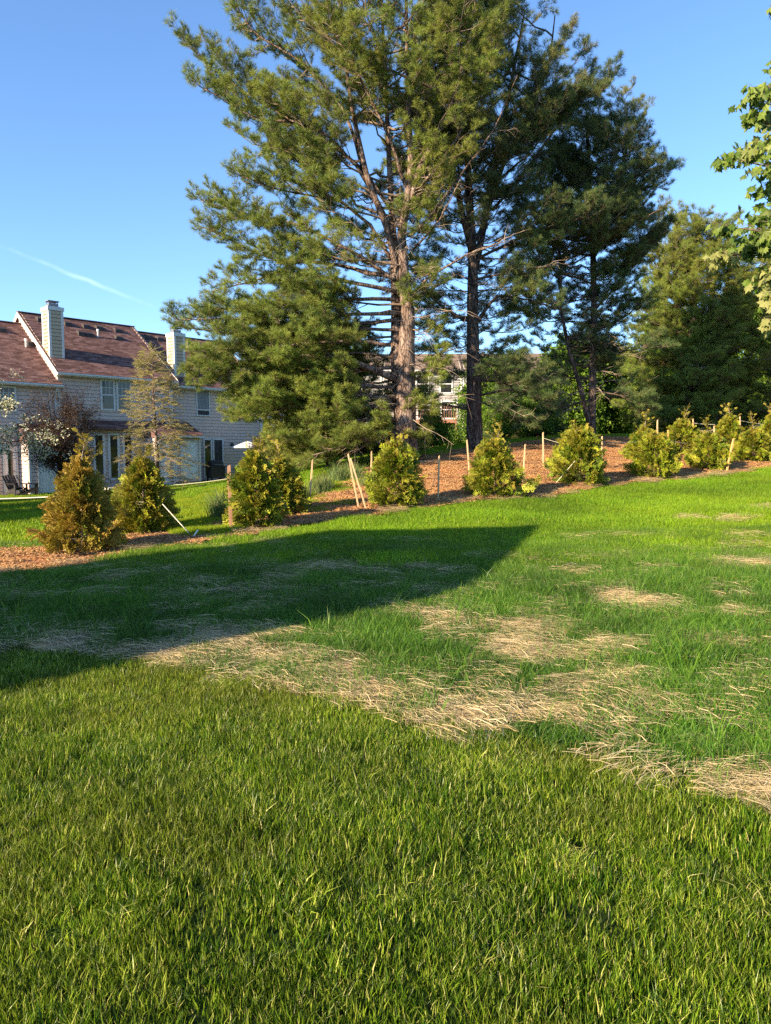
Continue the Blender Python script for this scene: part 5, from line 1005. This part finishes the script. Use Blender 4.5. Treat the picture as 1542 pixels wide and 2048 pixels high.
# ------------------------------------------------------------------ patio things
def adirondack(loc, rz, lab):
    r = empty('garden_chair', loc, rz, lab, 'chair', 'dark garden chairs on the left patio')
    for i in range(5): m = MB(); m.bar((-.25+i*.125, .18, .32), (-.27+i*.135, .52, .98-.05*abs(i-2)*.5), .11, .02, (0, -1, .5)); m.build('back_slat', M['dark'], r)
    for i in range(5): m = MB(); y = -.28+i*.11; z = .38-.025*i; m.box((-.27, y, z), (.27, y+.09, z+.02)); m.build('seat_slat', M['dark'], r)
    for s in (-1, 1):
        m = MB(); m.bar((s*.3, -.28, 0), (s*.3, -.28, .56), .05, .08); m.build('leg', M['dark'], r); m = MB(); m.bar((s*.3, -.3, .36), (s*.3, .5, .04), .03, .11); m.build('leg', M['dark'], r)
        m = MB(); m.bar((s*.33, -.36, .58), (s*.31, .36, .58), .12, .025); m.build('armrest', M['dark'], r)
    return r
def on_patio(U, px, v):
    u, _ = U.loc(px, 950, v); P_ = U.F.P(u+U.u0, v+U.v0, U.g+.04); return P_
adirondack(on_patio(A, 32, -1.6), A.F.rz+R(20), 'dark garden chair facing the lawn before the glass door'); adirondack(on_patio(A, 58, -1.9), A.F.rz+R(75), 'dark garden chair turned sideways next to the storage door')
p = on_patio(Cc, 497, -1.6); um = empty('patio_umbrella', p, 0, 'open white patio umbrella by the right townhouse', 'umbrella'); z1 = float(at(497, 882, p[1])[2]-p[2]); m = MB(); m.tube([(0, 0, 0), (0, 0, z1-.03)], .022, 8); m.build('pole', M['metal'], um)
m = MB(); n = 8; Rr = .95; V = [(0, 0, z1)]+[(Rr*math.cos(2*PI*i/n+.2), Rr*math.sin(2*PI*i/n+.2), z1-.32) for i in range(n)]+[(Rr*1.01*math.cos(2*PI*i/n+.2), Rr*1.01*math.sin(2*PI*i/n+.2), z1-.40) for i in range(n)]; m.add(V, [(0, 1+i, 1+(i+1) % n) for i in range(n)]+[(1+i, 9+i, 9+(i+1) % n, 1+(i+1) % n) for i in range(n)]); m.build('canopy', M['canvas'], um)
m = MB(); m.tube([(0, 0, 0), (0, 0, .07)], [.28, .22], 12); m.build('base', M['dark'], um)
for i in range(n): m = MB(); m.tube([(0, 0, z1-.04), (Rr*math.cos(2*PI*i/n+.2)*.98, Rr*math.sin(2*PI*i/n+.2)*.98, z1-.335)], .008, 4); m.build('rib', M['metal'], um)
p = on_patio(Cc, 432, -1.5); gr = empty('grill', p, Cc.F.rz, 'black grill on the right townhouse patio', 'grill'); m = MB(); m.box((-.45, -.25, .12), (.45, .25, .75)); m.build('cabinet', M['dark'], gr)
m = MB(); m.prism([(-.35, -.26, .76), (-.35, -.22, 1.0), (-.35, 0, 1.12), (-.35, .22, 1.05), (-.35, .26, .76)], (.7, 0, 0)); m.build('lid', M['dark'], gr); m = MB(); m.box((-.7, -.22, .74), (-.455, .22, .78)); m.box((.455, -.22, .74), (.7, .22, .78)); m.build('side_shelf', M['dark'], gr); m = MB(); m.tube([(-.25, -.3, .88), (.25, -.3, .88)], .015, 6); m.build('handle', M['metal'], gr)
for s in (-1, 1):
    for t in (-1, 1): m = MB(); m.tube([(s*.4, t*.2-.03, .06), (s*.4, t*.2+.03, .06)], .06, 10); m.build('wheel', M['dark'], gr)
p = on_patio(B, 208, -1.9); ch = empty('patio_chair', p, B.F.rz+R(30), 'thin black metal chair before the middle patio doors', 'chair'); m = MB(); m.box((-.22, -.22, .42), (.22, .22, .45)); m.build('seat', M['dark'], ch); m = MB(); m.box((-.22, .2, .5), (.22, .23, .9)); m.build('backrest', M['dark'], ch)
for s in (-1, 1):
    for t in (-1, 1): m = MB(); m.tube([(s*.21, t*.21, 0), (s*.21, t*.21, .9 if t > 0 else .64)], .012, 6); m.build('leg', M['dark'], ch)
    m = MB(); m.tube([(s*.21, -.21, .64), (s*.21, .21, .64)], .012, 6); m.build('armrest', M['dark'], ch)
